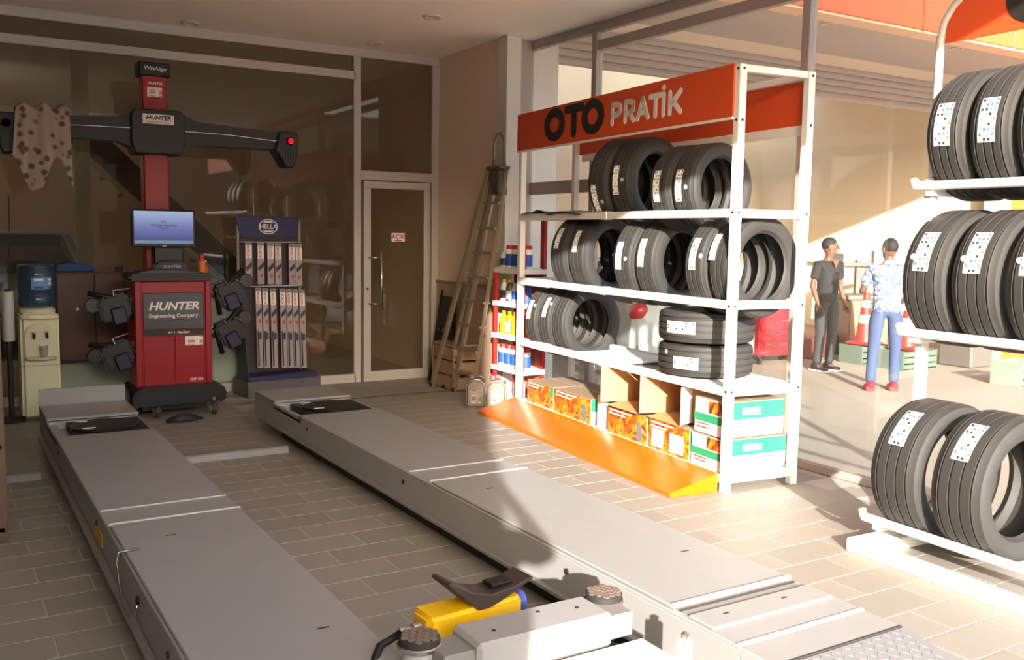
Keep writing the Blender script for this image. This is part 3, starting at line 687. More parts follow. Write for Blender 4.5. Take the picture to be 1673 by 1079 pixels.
def carton(label, x, y, z, sx, sy, sz, front, rz=0., green=True, bottle=False):
    t = thing('carton', label, 'carton', RW_(x, y, z), RA+rz, 'oil cartons on the bottom shelf')
    box(0, sx, 0, sy, 0, sz).build('box', carton_top, t, .003)
    card('front_print', sx-.01, sz-.01, front, t, TR(.005, -.0015, .005))
    if green:
        box(sx-.05 if front is pr_or else .0, sx, -.003, -.0018, sz*(.55 if front is pr_or else .34), sz-.004 if front is pr_or else sz*.56).build('green_band', green_m, t)
    box(sx, sx+.0015, .005, sy-.005, .005, sz*.5).build('side_panel', M('carton_white', (236, 232, 222), .6), t)
    box(sx, sx+.0015, .005, sy-.005, sz*.5, sz-.005).build('side_band', green_m, t)
    card('side_label', sy*.3, sz*.2, pr_lab, t, TR(sx+.003, sy*.3, sz*.62, PI/2))
    if front is pr_or:
        for q in range(2): MB().box(.03, sx*.62-.08*q, -.0026, -.0018, sz*(.86-.13*q), sz*(.92-.13*q)).build('print_line', ink_w, t)
    else:
        for q in range(3): MB().box(.03, sx*.5, -.0026, -.0018, sz*(.16+.1*q), sz*(.20+.1*q)).build('print_line', M('ink_brown', (140, 84, 50), .5), t)
        MB().box(sx*.5, sx*.95, -.0026, -.0018, sz*.60, sz*.96).build('print_picture', pr_or, t)
    if bottle:
        pl = [(-.03, 0), (.03, 0), (.034, .07), (.026, .10), (.012, .115), (.012, .13), (-.01, .13), (-.014, .115), (-.032, .1)]
        MB().prism(pl, 0, .001, TR(sx-.09, -.0018, sz*.08) @ RX(PI/2)).build('printed_bottle', M('print_bottle_grey', (110, 122, 130), .4), t)
    tp = MB(); tp.box(.0, sx, sy*.48, sy*.52, sz, sz+.001); tp.build('tape', M('tape_tan', (176, 150, 116), .3), t)
    return t
zb = .10
carton('flat printed oil carton at the left end of the rack bottom shelf', RL-2.66, .04, zb, .46, .42, .185, pr_or)
carton('orange printed oil carton second from left on the bottom shelf, beside a white roll', RL-2.16, .03, zb, .56, .42, .19, pr_or, bottle=True, green=False)
carton('printed carton under the left open brown carton', RL-1.36, .03, zb, .50, .42, .19, pr_or, bottle=True, green=False)
tl_ = carton('carton with two white paper labels under the right open brown carton', RL-.84, .03, zb, .45, .42, .2, pr_or, green=False)
for x0, w_ in ((.04, .13), (.24, .15)): card('paper_label', w_, .12, paper_white, tl_, TR(x0, -.0035, .02))
carton('white and green carton at the near right end of the bottom shelf', RL-.37, .03, zb, .31, .48, .2, pr_wh)
carton('white and green carton stacked on top at the near right end of the shelf', RL-.36, .04, zb+.203, .28, .46, .22, pr_wh)
def open_carton(label, x, y, z, sx, sy, sz, rz=0.):
    t = thing('open_carton', label, 'carton', RW_(x, y, z), RA+rz, 'oil cartons on the bottom shelf'); d = .005
    b = MB(); b.box(0, sx, 0, sy, 0, d); b.box(0, sx, 0, sy, sz-d, sz); b.box(0, d, 0, sy, d, sz-d); b.box(sx-d, sx, 0, sy, d, sz-d); b.box(d, sx-d, sy-d, sy, d, sz-d)
    b.build('shell', cardboard, t)
    card('top_print', sx-.04, sy-.05, print_mat('carton_top_print', (150, 140, 120), [(40, 130, 90), (190, 60, 50), (110, 100, 90)], 4, 3, .5), t, TR(.02, .02, sz+.002) @ RX(-PI/2))
    # flaps that stand open towards the front
    MB().bar((.0, .0, sz/2), (-.02, -.14, sz/2), .004, sz-.01).build('flap', cardboard, t)
    MB().bar((sx, .0, sz/2), (sx+.05, -.12, sz/2), .004, sz-.01).build('flap', M('carton_white', (236, 232, 222), .6), t)
    MB().bar((sx/2, .0, .003), (sx/2, -.10, -.012), sx-.02, .004).build('flap', cardboard, t)
    return t
open_carton('left of two empty brown cartons lying on their sides with flaps open', RL-1.33, .10, zb+.215, .40, .40, .27)
open_carton('right of two empty brown cartons lying on their sides with flaps open', RL-.86, .12, zb+.215, .36, .40, .25)
o = MB().lathe([(.012, 0), (.038, 0), (.04, .004), (.04, .235), (.038, .24), (.012, .24)], 24).build('paper_roll', paper_white, None, loc=RW_(RL-1.48, .06, .1), smooth=.6)
tag(o, 'white paper roll standing between two oil cartons on the bottom shelf', 'paper roll')
# orange ramp board along the foot of the rack
ob = MB(); ob.add([(0, 0, .0), (RL-.06, 0, 0), (RL-.06, -.34, 0), (-.0, -.34, 0), (0, 0, .115), (RL-.06, 0, .115), (RL-.06, -.34, .025), (0, -.34, .025)],
    [(0, 1, 2, 3), (4, 7, 6, 5), (0, 4, 5, 1), (1, 5, 6, 2), (2, 6, 7, 3), (3, 7, 4, 0)])
o = ob.build('kick_board', ramp_orange, None, .004, loc=RW_(.02, -.015, 0), rz=RA); tag(o, 'glossy orange sloping kick board along the foot of the white rack', 'kick board')

# ------------------------------------------------------------------ second tyre stand at the right edge
R2 = math.atan2(-.999, -.044); F2 = TR(3.70, 2.93, 0, R2); L2 = 2.1
def W2(x, y, z): return F2 @ Vector((x, y, z))
s2 = thing('tyre_stand', 'white tubular tyre stand with an orange sign at the right edge', 'rack', (3.70, 2.93, 0), R2)
def T2(n, pts, r, m=white_steel): return MB().tube(pts, r, 12).build(n, m, s2, smooth=.9)
box(0, L2, 0, .06, .0, .065).build('base_rail', white_steel, s2, .006); box(0, .12, .06, .62, .0, .065).build('base_foot', white_steel, s2, .006)
box(0, L2, .56, .62, .0, .065).build('base_rail', white_steel, s2, .006); box(1.02, 1.14, .06, .56, .0, .065).build('base_foot', white_steel, s2, .006)
box(.0, .045, .41, .465, .065, 1.80).build('post', M('stand_post', (206, 202, 196), .45), s2, .006)
tops = [.14, 1.05, 1.76]
yf = [.15, .34, .39]
for z, y in zip(tops, yf):
    T2('front_rail', [(-.03, y, z), (L2, y, z)], .022); T2('rear_rail', [(-.0, y+.46, z+.0), (L2, y+.46, z+.0)], .022)
    T2('rail_end', [(-.03, y, z), (-.05, y+.01, z+.03)], .02)
    MB().box(.02, .07, y, y+.48, z-.05, z-.01).build('bracket', white_steel, s2, .004)
T2('sign_frame', [(.022, .437, 1.7), (.022, .437, 2.2), (.022, .437, 2.45), (.04, .437, 2.53), (.09, .437, 2.60), (.17, .437, 2.66), (.3, .437, 2.69), (L2, .437, 2.69)], .02, M('stand_frame', (196, 192, 188), .45))
sp_ = MB().prism([(.05, 2.43), (L2, 2.43), (L2, 2.675), (.3, 2.675), (.18, 2.645), (.10, 2.59), (.06, 2.52)], -.006, .006, Matrix(((1, 0, 0, 0), (0, 0, 1, .437), (0, 1, 0, 0), (0, 0, 0, 1)))).build('sign_board', orange, s2)
m = MB(); ring(m, .50, 2.565, .145, .115, .08, .062, .427, .431); m.build('letter', letter_black, sp_)
m = MB(); stroke(m, [(.69, 2.64), (.93, 2.64)], .062, .427, .431); stroke(m, [(.81, 2.62), (.81, 2.49)], .075, .427, .431); m.build('letter', letter_black, sp_)
def st_row(z, y, D, W, rim, x0, gap, n, labels, grp, a_s, wid=.085, yaw=0., ln_=.2):
    for i in range(n):
        p = W2(x0+gap*i, y+.23, z+math.sqrt((D/2+.022)**2-.23**2))
        tyre(labels[i], p, R2+yaw, D, W, rim, stick=[(-W*.02, a_s, wid, ln_)], group=grp, rnd=[(-W*.24, a_s+.1, None)] if z < 1.5 and z > .5 else [])
st_row(tops[2], yf[2], .62, .205, .39, .16, .225, 3, ['leftmost tyre on the top tier of the right tyre stand', 'second tyre from the left on the top tier of the right tyre stand', 'third tyre from the left on the top tier, cut by the picture edge'], 'tyres on the top tier of the right stand', FRT-.12)
st_row(tops[1], yf[1], .66, .235, .42, .14, .265, 3, ['leftmost tyre on the middle tier of the right tyre stand', 'second tyre from the left on the middle tier of the right tyre stand', 'third tyre on the middle tier of the stand, cut by the picture edge'], 'tyres on the middle tier of the right stand', FRT-.42)
st_row(tops[0], yf[0], .66, .265, .44, .19, .33, 2, ['leftmost tyre on the bottom tier of the stand, above the white base', 'second tyre on the bottom tier of the stand, near the bottom right corner'], 'tyres on the bottom tier of the right stand', FRT-.75)
# ------------------------------------------------------------------ wheel alignment machine
am = thing('alignment_machine', 'red and black wheel alignment machine with tall red column, monitor and long black camera boom', 'machine', (1.62, 7.9, 0))
def A(n, m, mb, par=am, bv=.004, **k): return mb.build(n, m, par, bv, **k)
A('column', mach_red, MB().box(-.175, .02, .16, .30, .3, 2.72), bv=.01); A('column_cap', black_plastic, MB().box(-.20, .045, .145, .315, 2.70, 2.81), bv=.01)
text('cap_text', 'WinAlign', .045, letter_white, am, TR(-.075, .143, 2.76), .001, shear=.2)
text('column_text', 'HUNTER', .028, letter_white, am, TR(-.07, .158, 2.645), .0006, .0006); 
card('column_label', .115, .075, print_mat('machine_label', (232, 214, 204), [(110, 90, 86), (170, 140, 130)], 1.5, 6, .6), am, TR(-.135, .158, 2.54))
# camera boom
def boom(sg):
    bm_ = MB()
    pts = [(.14, .17), (.30, .10), (.7, .085), (1.02, .075)]
    for a, b in zip(pts[:-1], pts[1:]):
        x0, h0 = a; x1, h1 = b
        z0 = 2.28-.03*(x0/1.0); z1 = 2.28-.03*(x1/1.0)
        vs = [(x0, .08, z0-h0), (x0, .24, z0-h0), (x0, .24, z0+h0*.9), (x0, .08, z0+h0*.9), (x1, .08, z1-h1), (x1, .24, z1-h1), (x1, .24, z1+h1*.9), (x1, .08, z1+h1*.9)]
        vs = [(-.075+sg*v[0], v[1], v[2]) for v in vs]
        f = [(0, 3, 2, 1), (4, 5, 6, 7), (0, 1, 5, 4), (1, 2, 6, 5), (2, 3, 7, 6), (3, 0, 4, 7)]
        bm_.add(vs, f if sg < 0 else [tuple(reversed(q)) for q in f])
    A('boom_arm', black_plastic, bm_, bv=.0, smooth=.5)
boom(1); boom(-1)
A('boom_hub', black_plastic, MB().prism([(-.25, 2.08), (.10, 2.08), (.13, 2.16), (.13, 2.38), (.10, 2.43), (-.25, 2.43), (-.28, 2.38), (-.28, 2.16)], .04, .32, Matrix(((1, 0, 0, 0), (0, 0, 1, 0), (0, 1, 0, 0), (0, 0, 0, 1)))), bv=.008)
hp = card('hub_plate', .235, .075, M('plate_pale', (240, 226, 214), .5), am, TR(-.195, .037, 2.315))
text('hub_text', 'HUNTER', .046, letter_black, hp, TR(-.0775, .0355, 2.362), .0005, .0016, .25, xs=1.05)
text('hub_text', 'Engineering Company', .020, letter_black, hp, TR(-.0775, .0355, 2.33), .0005)
A('boom_trim', chrome, MB().tube([(.06, .07, 2.2), (.07, .07, 2.25), (.11, .07, 2.275), (.5, .075, 2.27), (.9, .075, 2.245)], .005, 6)); A('boom_trim', chrome, MB().tube([(-.21, .07, 2.2), (-.22, .07, 2.25), (-.26, .07, 2.275), (-.65, .075, 2.27), (-1.05, .075, 2.245)], .005, 6))
for sg in (1, -1):
    pd = A('camera_pod', black_plastic, MB().prism([(-.02, 2.33), (.13, 2.33), (.145, 2.29), (.13, 2.12), (.10, 2.03), (.03, 2.03), (-.01, 2.10), (-.06, 2.17)], .05, .25, Matrix(((sg, 0, 0, -.075+sg*1.0), (0, 0, 1, 0), (0, 1, 0, 0), (0, 0, 0, 1)))), bv=.01)
    lens = MB().lathe([(.0, 0), (.03, 0), (.034, .008), (.03, .014)], 20, TR(-.075+sg*1.07, .05, 2.25) @ RX(PI/2), cap=False); lens.build('camera_lens', M('lens_dark_red', (120, 8, 12), .15), pd)
    led = MB()
    for k in range(7):
        a = 2*PI*k/6; r_ = 0 if k == 6 else .018
        led.lathe([(.005, 0), (.004, .004), (0, .005)], 8, TR(-.075+sg*1.07+r_*math.cos(a), .036, 2.25+r_*math.sin(a)) @ RX(PI/2), cap=False)
    if sg > 0: led.build('red_lamp', M('led_red', (255, 20, 34), .4, emit=4.0), pd)
    g = MB()
    for k in range(4): g.box(-.075+sg*(1.03+.022*k)-.003, -.075+sg*(1.03+.022*k)+.003, .043, .05, 2.07, 2.17)
    g.build('pod_grille', M('grille_grey', (58, 56, 56), .5), pd)
# cabinet
A('cabinet', mach_red, MB().box(-.305, .285, -.05, .30, .22, 1.08), bv=.012)
for x in (-.305, .235): A('cabinet_post', mach_red, MB().box(x, x+.05, -.062, -.05, .22, 1.08), bv=.008)
gp = A('front_panel', M('panel_smoke', (50, 47, 48), .15), MB().box(-.245, .225, -.058, -.05, .69, .985), bv=.004)
text('panel_text', 'HUNTER', .088, letter_white, gp, TR(-.01, -.0595, .875), .0008, .0026, .25, xs=1.12)
text('panel_text', 'Engineering Company', .043, letter_white, gp, TR(-.012, -.0595, .80), .0006, .0006)
MB().tube([(-.23, -.058, .70), (-.12, -.0585, .755), (0, -.0585, .77), (.12, -.0585, .755), (.21, -.058, .70)], .002, 5).build('printer_arc', M('panel_edge', (84, 80, 78), .4), gp)
A('badge_strip', black_plastic, MB().box(-.245, .225, -.062, -.05, .645, .685), bv=.002)
text('badge_text', '811 S', .022, letter_white, am, TR(-.03, -.0635, .665), .0004, .0006); text('badge_text', 'Hawkeye', .026, letter_white, am, TR(.06, -.0635, .665), .0004, .001, .2)
for x0, x1 in ((-.245, -.01), (-.005, .225)):
    d_ = A('door', mach_red, MB().box(x0, x1, -.058, -.05, .24, .635), bv=.003)
    MB().lathe([(.006, 0), (.006, .004), (0, .005)], 10, TR((-.03 if x0 < -.1 else .02), -.058, .60) @ RX(PI/2), cap=False).build('door_lock', dark_steel, d_)
card('service_label', .14, .075, print_mat('service_label', (240, 232, 226), [(120, 96, 96), (180, 160, 160)], 1.5, 7, .6), am, TR(.075, -.0595, .555))
text('model_text', 'DSP 506', .030, letter_white, am, TR(.16, -.0595, .275), .0004, .0006)
A('top_tray', black_plastic, MB().box(-.345, .305, -.09, .31, 1.08, 1.135), bv=.02, seg=2)
A('tray_lid', M('tray_grey', (66, 62, 58), .5), MB().prism([(-.30, 1.135), (.26, 1.135), (.18, 1.155), (.0, 1.172), (-.12, 1.172), (-.24, 1.155)], -.05, .2, Matrix(((1, 0, 0, 0), (0, 0, 1, 0), (0, 1, 0, 0), (0, 0, 0, 1)))), bv=.004)
st_ = A('monitor_stand', black_plastic, MB().box(-.13, .10, .06, .16, 1.15, 1.40), bv=.01)
A('stand_cover', black_plastic, MB().prism([(-.15, 1.16), (.13, 1.16), (.11, 1.21), (.06, 1.235), (-.08, 1.235), (-.13, 1.21)], -.01, .08, Matrix(((1, 0, 0, 0), (0, 0, 1, 0), (0, 1, 0, 0), (0, 0, 0, 1)))), bv=.004)
text('stand_text', 'HUNTER', .032, M('text_dim', (150, 146, 142), .5), am, TR(-.01, -.0115, 1.19), .0004, .001, .2, xs=1.15)
mo = A('monitor', black_plastic, MB().box(-.305, .185, .0, .05, 1.345, 1.645), bv=.008)
mf = bpy.data.materials.new('screen_blue'); mf.use_nodes = True; t_ = mf.node_tree; pb_ = t_.nodes['Principled BSDF']
tc_ = t_.nodes.new('ShaderNodeTexCoord'); sx_ = t_.nodes.new('ShaderNodeSeparateXYZ'); t_.links.new(tc_.outputs['Generated'], sx_.inputs[0])
cr_ = t_.nodes.new('ShaderNodeValToRGB'); e = cr_.color_ramp.elements
e[0].position = 0; e[0].color = (*lin((104, 120, 150)), 1); e[1].position = 1; e[1].color = (*lin((150, 168, 196)), 1)
q = e.new(.09); q.color = (*lin((104, 120, 150)), 1); q = e.new(.10); q.color = (*lin((52, 60, 124)), 1); q = e.new(.55); q.color = (*lin((100, 112, 164)), 1)
t_.links.new(sx_.outputs[2], cr_.inputs[0]); t_.links.new(cr_.outputs[0], pb_.inputs['Emission Color']); pb_.inputs['Emission Strength'].default_value = .55; pb_.inputs['Base Color'].default_value = (.01, .01, .015, 1); pb_.inputs['Roughness'].default_value = .3
sc_ = MB().box(-.285, .165, -.002, .0, 1.375, 1.63).build('screen', mf, mo)
for k, (s_, z) in enumerate((('Pro', 1.545), ('WinAlign Sistemleri', 1.52), ('Hazirlik', 1.497))): text('screen_text', s_, .026, M('screen_ink', (40, 44, 90), .5), sc_, TR(-.06, -.0035, z), .0003)
MB().box(-.075, -.045, -.003, 0, 1.352, 1.358).build('monitor_badge', letter_white, mo)
# base with wheels
A('base_skirt', black_plastic, MB().prism([(-.36, .10), (.34, .10), (.37, .15), (.34, .235), (.26, .245), (-.30, .245), (-.36, .20)], -.22, .34, Matrix(((1, 0, 0, 0), (0, 0, 1, 0), (0, 1, 0, 0), (0, 0, 0, 1)))), bv=.015, seg=2)
A('underside_box', black_plastic, MB().box(-.28, .2, -.12, .30, .05, .10))
MB().lathe([(.03, -.03), (.11, -.03), (.12, -.02), (.12, .02), (.11, .03), (.03, .03)], 28, TR(-.39, .02, .12) @ RY(PI/2)).build('rear_wheel', rubber_plain, am, smooth=.6)
for x, y in ((.25, -.24), (-.18, -.2), (.3, .27)):
    c_ = MB().tube([(x, y, .15), (x, y, .12)], .014, 10).tube([(x-.03, y, .12), (x-.03, y+.02, .05)], .006, 6).tube([(x+.03, y, .12), (x+.03, y+.02, .05)], .006, 6).build('caster', chrome, am)
    MB().lathe([(.012, -.018), (.045, -.018), (.05, -.012), (.05, .012), (.045, .018), (.012, .018)], 22, TR(x, y+.02, .052) @ RY(PI/2)).build('caster_wheel', rubber_plain, c_, smooth=.6)
    MB().lathe([(.0, -.0195), (.028, -.0195), (.028, .0195), (.0, .0195)], 18, TR(x, y+.02, .052) @ RY(PI/2), cap=False).build('caster_hub', M('hub_grey', (176, 172, 166), .4), c_)
# four wheel clamps hanging at the sides
navy = M('clamp_navy', (22, 20, 52), .4)
def clamp(sg, z, rot):
    x = .285 if sg > 0 else -.305
    T = TR(x+sg*.02, -.03, z) @ Matrix.Diagonal((sg*1.25, 1.25, 1.25, 1)) @ RY(rot)
    c_ = MB().box(.02, .20, -.05, .05, -.10, .06, T).build('wheel_clamp', black_plastic, am, .02, seg=2)
    MB().box(.05, .14, -.062, .04, -.13, -.02, T).build('clamp_body', navy, c_, .012)
    MB().tube([T @ Vector((.0, 0, -.13)), T @ Vector((.02, -.02, .0)), T @ Vector((.24, -.04, .10))], .022, 10).build('clamp_arm', black_plastic, c_, smooth=True)
    MB().lathe([(.0, -.02), (.042, -.02), (.048, -.012), (.048, .012), (.042, .02), (.0, .02)], 18, T @ Matrix.Translation((.23, -.02, .02)) @ RX(PI/2), cap=False).build('clamp_knob', M('clamp_grey', (44, 42, 42), .3), c_)
    MB().tube([T @ Vector((.0, -.02, .075)), T @ Vector((.10, -.05, .085)), T @ Vector((.10, -.05, .05))], .007, 6).tube([T @ Vector((.21, -.06, .0)), T @ Vector((.16, -.065, .06))], .006, 6).build('clamp_pin', chrome, c_)
    MB().box(x-.01*sg, x+.05*sg, -.02, .02, z-.02, z+.02).build('clamp_hook', dark_steel, c_)
clamp(-1, .93, .2); clamp(-1, .58, .35); clamp(1, .95, -.35); clamp(1, .62, -.45)
t = thing('spray_can', 'orange spray can with red cap on the alignment machine tray', 'can', (1.855, 7.93, 1.136))
MB().lathe([(.026, 0), (.027, .005), (.027, .09), (.02, .10)], 18).build('can_body', M('can_orange', (220, 120, 40), .4), t); MB().lathe([(.02, .1), (.02, .15), (.016, .155)], 16).build('can_cap', red_m, t)
t = thing('spray_can', 'short orange bottle standing at the right edge of the machine tray', 'can', (1.897, 7.99, 1.136))
MB().lathe([(.022, 0), (.022, .05), (.010, .07), (.010, .085)], 16).build('bottle_body', M('can_rust', (200, 84, 40), .4), t); MB().lathe([(.012, .085), (.012, .1)], 12).build('bottle_cap', paper_white, t)
cl = MB()
pts = [(1.60+.14*math.cos(a)*(1-.03*a), 7.50+.06*math.sin(a)*(1-.03*a), .012+.005*a/3) for a in [k*PI/8 for k in range(56)]]
o = MB().tube(pts, .011, 6).build('cable_coil', M('cable_blue_black', (30, 34, 52), .5), None, smooth=True); tag(o, 'dark blue cable coiled on the floor under the alignment machine', 'cable')
# spotted cloth hung over the left boom arm
def drape(name, prof_x, prof, thick, m):
    pass
vs = []; fs = []; nx, ny = 14, 26
path = [(.02, 2.02), (.02, 2.1), (.02, 2.2), (.03, 2.3), (.04, 2.385), (.10, 2.40), (.17, 2.40), (.235, 2.385), (.25, 2.3), (.26, 2.2), (.265, 2.08)]
def pth(u):
    f = u*(len(path)-1); i = min(int(f), len(path)-2); q = f-i
    return (path[i][0]*(1-q)+path[i+1][0]*q, path[i][1]*(1-q)+path[i+1][1]*q)
for i in range(nx+1):
    for j in range(ny+1):
        y, z = pth(j/ny); x = -.72-.36*i/nx
        low = 1-min(1, max(0, (z-2.0)/.38)); f_ = .016*math.sin(i*1.9+j*.12)+.010*math.sin(i*.8+2)
        ext = .30*low*(.5+.5*math.sin(i*.62+2.2))*(1 if j < ny/2 else .35)
        x2 = x+low*.10*(-.35 if i > nx*.6 else .1)
        vs.append((x2, y-.012-abs(f_)*(.3+low), z-ext*.9+.02*math.sin(i*1.2)*(z > 2.36)))
for i in range(nx):
    for j in range(ny): a = i*(ny+1)+j; fs.append((a, a+1, a+ny+2, a+ny+1))
k = len(vs); vs += [(x, y+.006 if j_ % (ny+1) < ny/2 else y-.006, z-.005) for j_, (x, y, z) in enumerate(vs)]; fs += [tuple(reversed([q+k for q in f])) for f in fs]
m = MB(); m.add(vs, fs)
cm_ = bpy.data.materials.new('spotted_cloth'); cm_.use_nodes = True; t_ = cm_.node_tree; b_ = t_.nodes['Principled BSDF']; b_.inputs['Roughness'].default_value = .8
tc_ = t_.nodes.new('ShaderNodeTexCoord'); vo = t_.nodes.new('ShaderNodeTexVoronoi'); vo.inputs['Scale'].default_value = 16; t_.links.new(tc_.outputs['Object'], vo.inputs['Vector'])
cr_ = t_.nodes.new('ShaderNodeValToRGB'); e = cr_.color_ramp.elements; e[0].position = .25; e[0].color = (*lin((92, 68, 60)), 1); e[1].position = .45; e[1].color = (*lin((160, 142, 126)), 1)
t_.links.new(vo.outputs['Distance'], cr_.inputs[0]); t_.links.new(cr_.outputs[0], b_.inputs['Base Color'])
o = m.build('spotted_cloth', cm_, None, smooth=True, loc=(1.62, 7.9, 0)); tag(o, 'pale spotted cloth draped over the left arm of the black camera boom', 'cloth')

# ------------------------------------------------------------------ water cooler and bottle
wc = thing('water_cooler', 'cream coloured floor standing water cooler with two taps', 'water cooler', (.655, 8.16, 0))
def Cc(n, m, mb, bv=.004, par=wc, **k): return mb.build(n, m, par, bv, **k)
Cc('body', cream, MB().box(-.135, .135, -.16, .16, .02, .84), .025, seg=3); Cc('foot_plinth', M('plinth_grey', (90, 86, 78), .6), MB().box(-.12, .12, -.14, .15, 0, .03))
Cc('collar', cream, MB().lathe([(.125, .83), (.125, .855), (.10, .87), (.07, .872)], 28)); Cc('front_bulge', cream, MB().prism([(-.13, 0), (.13, 0), (.13, -.02), (.07, -.045), (-.07, -.045), (-.13, -.02)], .79, .83, TR(0, -.155, 0)), .006)
pan = MB(); arch = [(-.10, .50)]+[(.105*math.cos(a), .67+.09*math.sin(a)) for a in [PI-PI*k/12 for k in range(13)]]+[(.10, .50)]
pan.prism(arch, 0, .012, TR(-.005, -.161, 0) @ RX(PI/2)); rp_ = Cc('tap_panel', M('cooler_panel', (220, 214, 178), .35), pan, .004)
Cc('drip_tray', M('cooler_tray', (206, 200, 164), .4), MB().prism([(-.12, 0), (.12, 0), (.09, -.04), (0, -.055), (-.09, -.04)], .478, .50, TR(0, -.16, 0)), .004)
for x in (-.045, .045):
    MB().tube([(x, -.17, .68), (x, -.20, .675), (x, -.202, .645)], .010, 8).build('tap', dark_steel, rp_, smooth=True)
    MB().lathe([(.0, .69), (.016, .69), (.016, .70), (0, .70)], 12, TR(x, -.195, 0), cap=False).build('tap_lever', M('tap_white', (226, 222, 206), .4), rp_)
Cc('seam', M('cooler_seam', (150, 144, 112), .6), MB().box(-.134, .134, -.1615, -.158, .43, .434), 0)
t = thing('plastic_cup', 'clear plastic cup standing on the drip tray of the cream water cooler', 'cup', (.675, 7.967, .501))
MB().lathe([(.022, 0), (.03, .085), (.032, .088), (.030, .088), (.0205, .003)], 18, cap=False).build('cup', M('cup_plastic', (214, 206, 178), .2, trans=.4), t)
bt = thing('water_bottle', 'big blue translucent water bottle standing upside down on the cream cooler', 'bottle', (.655, 8.16, .805))
prof = [(.03, -.02), (.03, .03), (.07, .05), (.125, .08)]
for k in range(3): z = .09+.095*k; prof += [(.134, z), (.134, z+.03), (.134, z+.065), (.126, z+.075), (.126, z+.085)]
prof += [(.134, .37), (.13, .39), (.11, .40)]
MB().lathe(prof, 32).build('bottle_body', M('bottle_blue', (72, 104, 128), .12, 0, .05, trans=.55), bt, smooth=.9)
n = 8; vs = [(.136*math.cos(-PI/2+(i/n-.5)*1.1+.2), .136*math.sin(-PI/2+(i/n-.5)*1.1+.2), z) for i in range(n+1) for z in (.21, .30)]
uvmesh('bottle_label', vs, [(2*i, 2*i+2, 2*i+3, 2*i+1) for i in range(n)], [(i/n, k) for i in range(n+1) for k in (0, 1)], print_mat('bottle_label', (110, 150, 200), [(230, 236, 240), (40, 80, 160)], 1.4, 3, .6), bt)
t = thing('stanchion', 'white tube on a dark post standing just left of the water cooler', 'post', (.45, 8.1, 0))
MB().lathe([(.12, 0), (.12, .02), (.02, .03), (.018, .6), (.018, 1.02)], 18).build('pole', dark_steel, t); MB().lathe([(.04, .62), (.042, .63), (.042, .99), (.036, 1.0)], 20).build('sleeve', M('sleeve_white', (206, 206, 200), .5), t)
t = thing('wooden_shelving', 'dark wooden slatted shelf upright cut off by the left picture edge', 'shelf', (.03, 4.95, 0))
for y in (0, .5): MB().box(.16, .21, y, y+.05, 0, 1.55).build('upright', M('shelf_wood', (110, 84, 60), .6, 0, .15), t, .004)
for z in (.05, .45, .62, 1.2): MB().box(-.5, .20, .0, .55, z, z+.025).build('board', M('shelf_board', (124, 98, 70), .6, 0, .15), t, .003)
for y in (0, .5): MB().box(-.5, -.45, y, y+.05, 0, 1.55).build('upright', MATS['shelf_wood'], t, .004)

# ------------------------------------------------------------------ wiper stand
ws = thing('display_stand', 'navy headed display stand hung with two rows of wiper blade packs', 'display stand', (2.33, 8.27, 0), .10)
def Wd(n, m, mb, bv=.003, par=ws, **k): return mb.build(n, m, par, bv, **k)
gr_st = M('stand_grey', (92, 90, 92), .5); pur = M('stand_navy', (48, 44, 92), .5)
Wd('base_tray', gr_st, MB().box(-.02, .68, -.02, .34, .0, .15)); Wd('tray_lining', pur, MB().box(.0, .66, .0, .30, .15, .19)); Wd('back_panel', M('stand_back', (74, 66, 70), .6), MB().box(.03, .60, .26, .28, .18, 1.42))
for x in (-.005, .585): Wd('upright', M('upright_grey', (150, 144, 140), .45), MB().box(x, x+.022, .24, .265, .15, 1.60))
Wd('side_panel', M('stand_side', (70, 66, 70), .5), MB().prism([(0, .15), (.26, .15), (.26, 1.0), (.16, 1.0)], -.008, .0, Matrix(((0, 0, 1, .0), (1, 0, 0, 0), (0, 1, 0, 0), (0, 0, 0, 1)))))
hd_ = Wd('header', blue_sign, MB().prism([(.03, 1.43), (.54, 1.43), (.60, 1.615), (-.03, 1.615)], .228, .238, Matrix(((1, 0, 0, 0), (0, 0, 1, 0), (0, 1, 0, 0), (0, 0, 0, 1)))), .002)
m = MB(); ring(m, .285, 1.525, .092, .068, .009, .008, .224, .228, 40); m.build('logo_ring', letter_white, hd_)
text('logo_text', 'HELLA', .060, letter_white, hd_, TR(.285, .2255, 1.524), .001, .0016, xs=.98)
for s_ in (-1, 1):
    z0 = 1.524+s_*.038
    pl = [(.285+.072*math.cos(a), 1.525+.053*math.sin(a)) for a in ([PI*.22+PI*.56*k/8 for k in range(9)] if s_ > 0 else [-PI*.22-PI*.56*k/8 for k in range(9)])]
    MB().prism(pl, .2245, .228, Matrix(((1, 0, 0, 0), (0, 0, 1, 0), (0, 1, 0, 0), (0, 0, 0, 1)))).build('logo_arc', letter_white, hd_)
for z in (1.385, .985):
    Wd('hook_bar', chrome, MB().tube([(.0, .21, z), (.60, .21, z)], .008, 8))
pack_m = print_mat('pack_print', (168, 160, 162), [(112, 106, 110), (150, 142, 146), (90, 84, 88)], 2, 7, .5)
bred = M('pack_red', (196, 28, 60), .5); pk_dark = M('pack_dark', (62, 56, 60), .5)
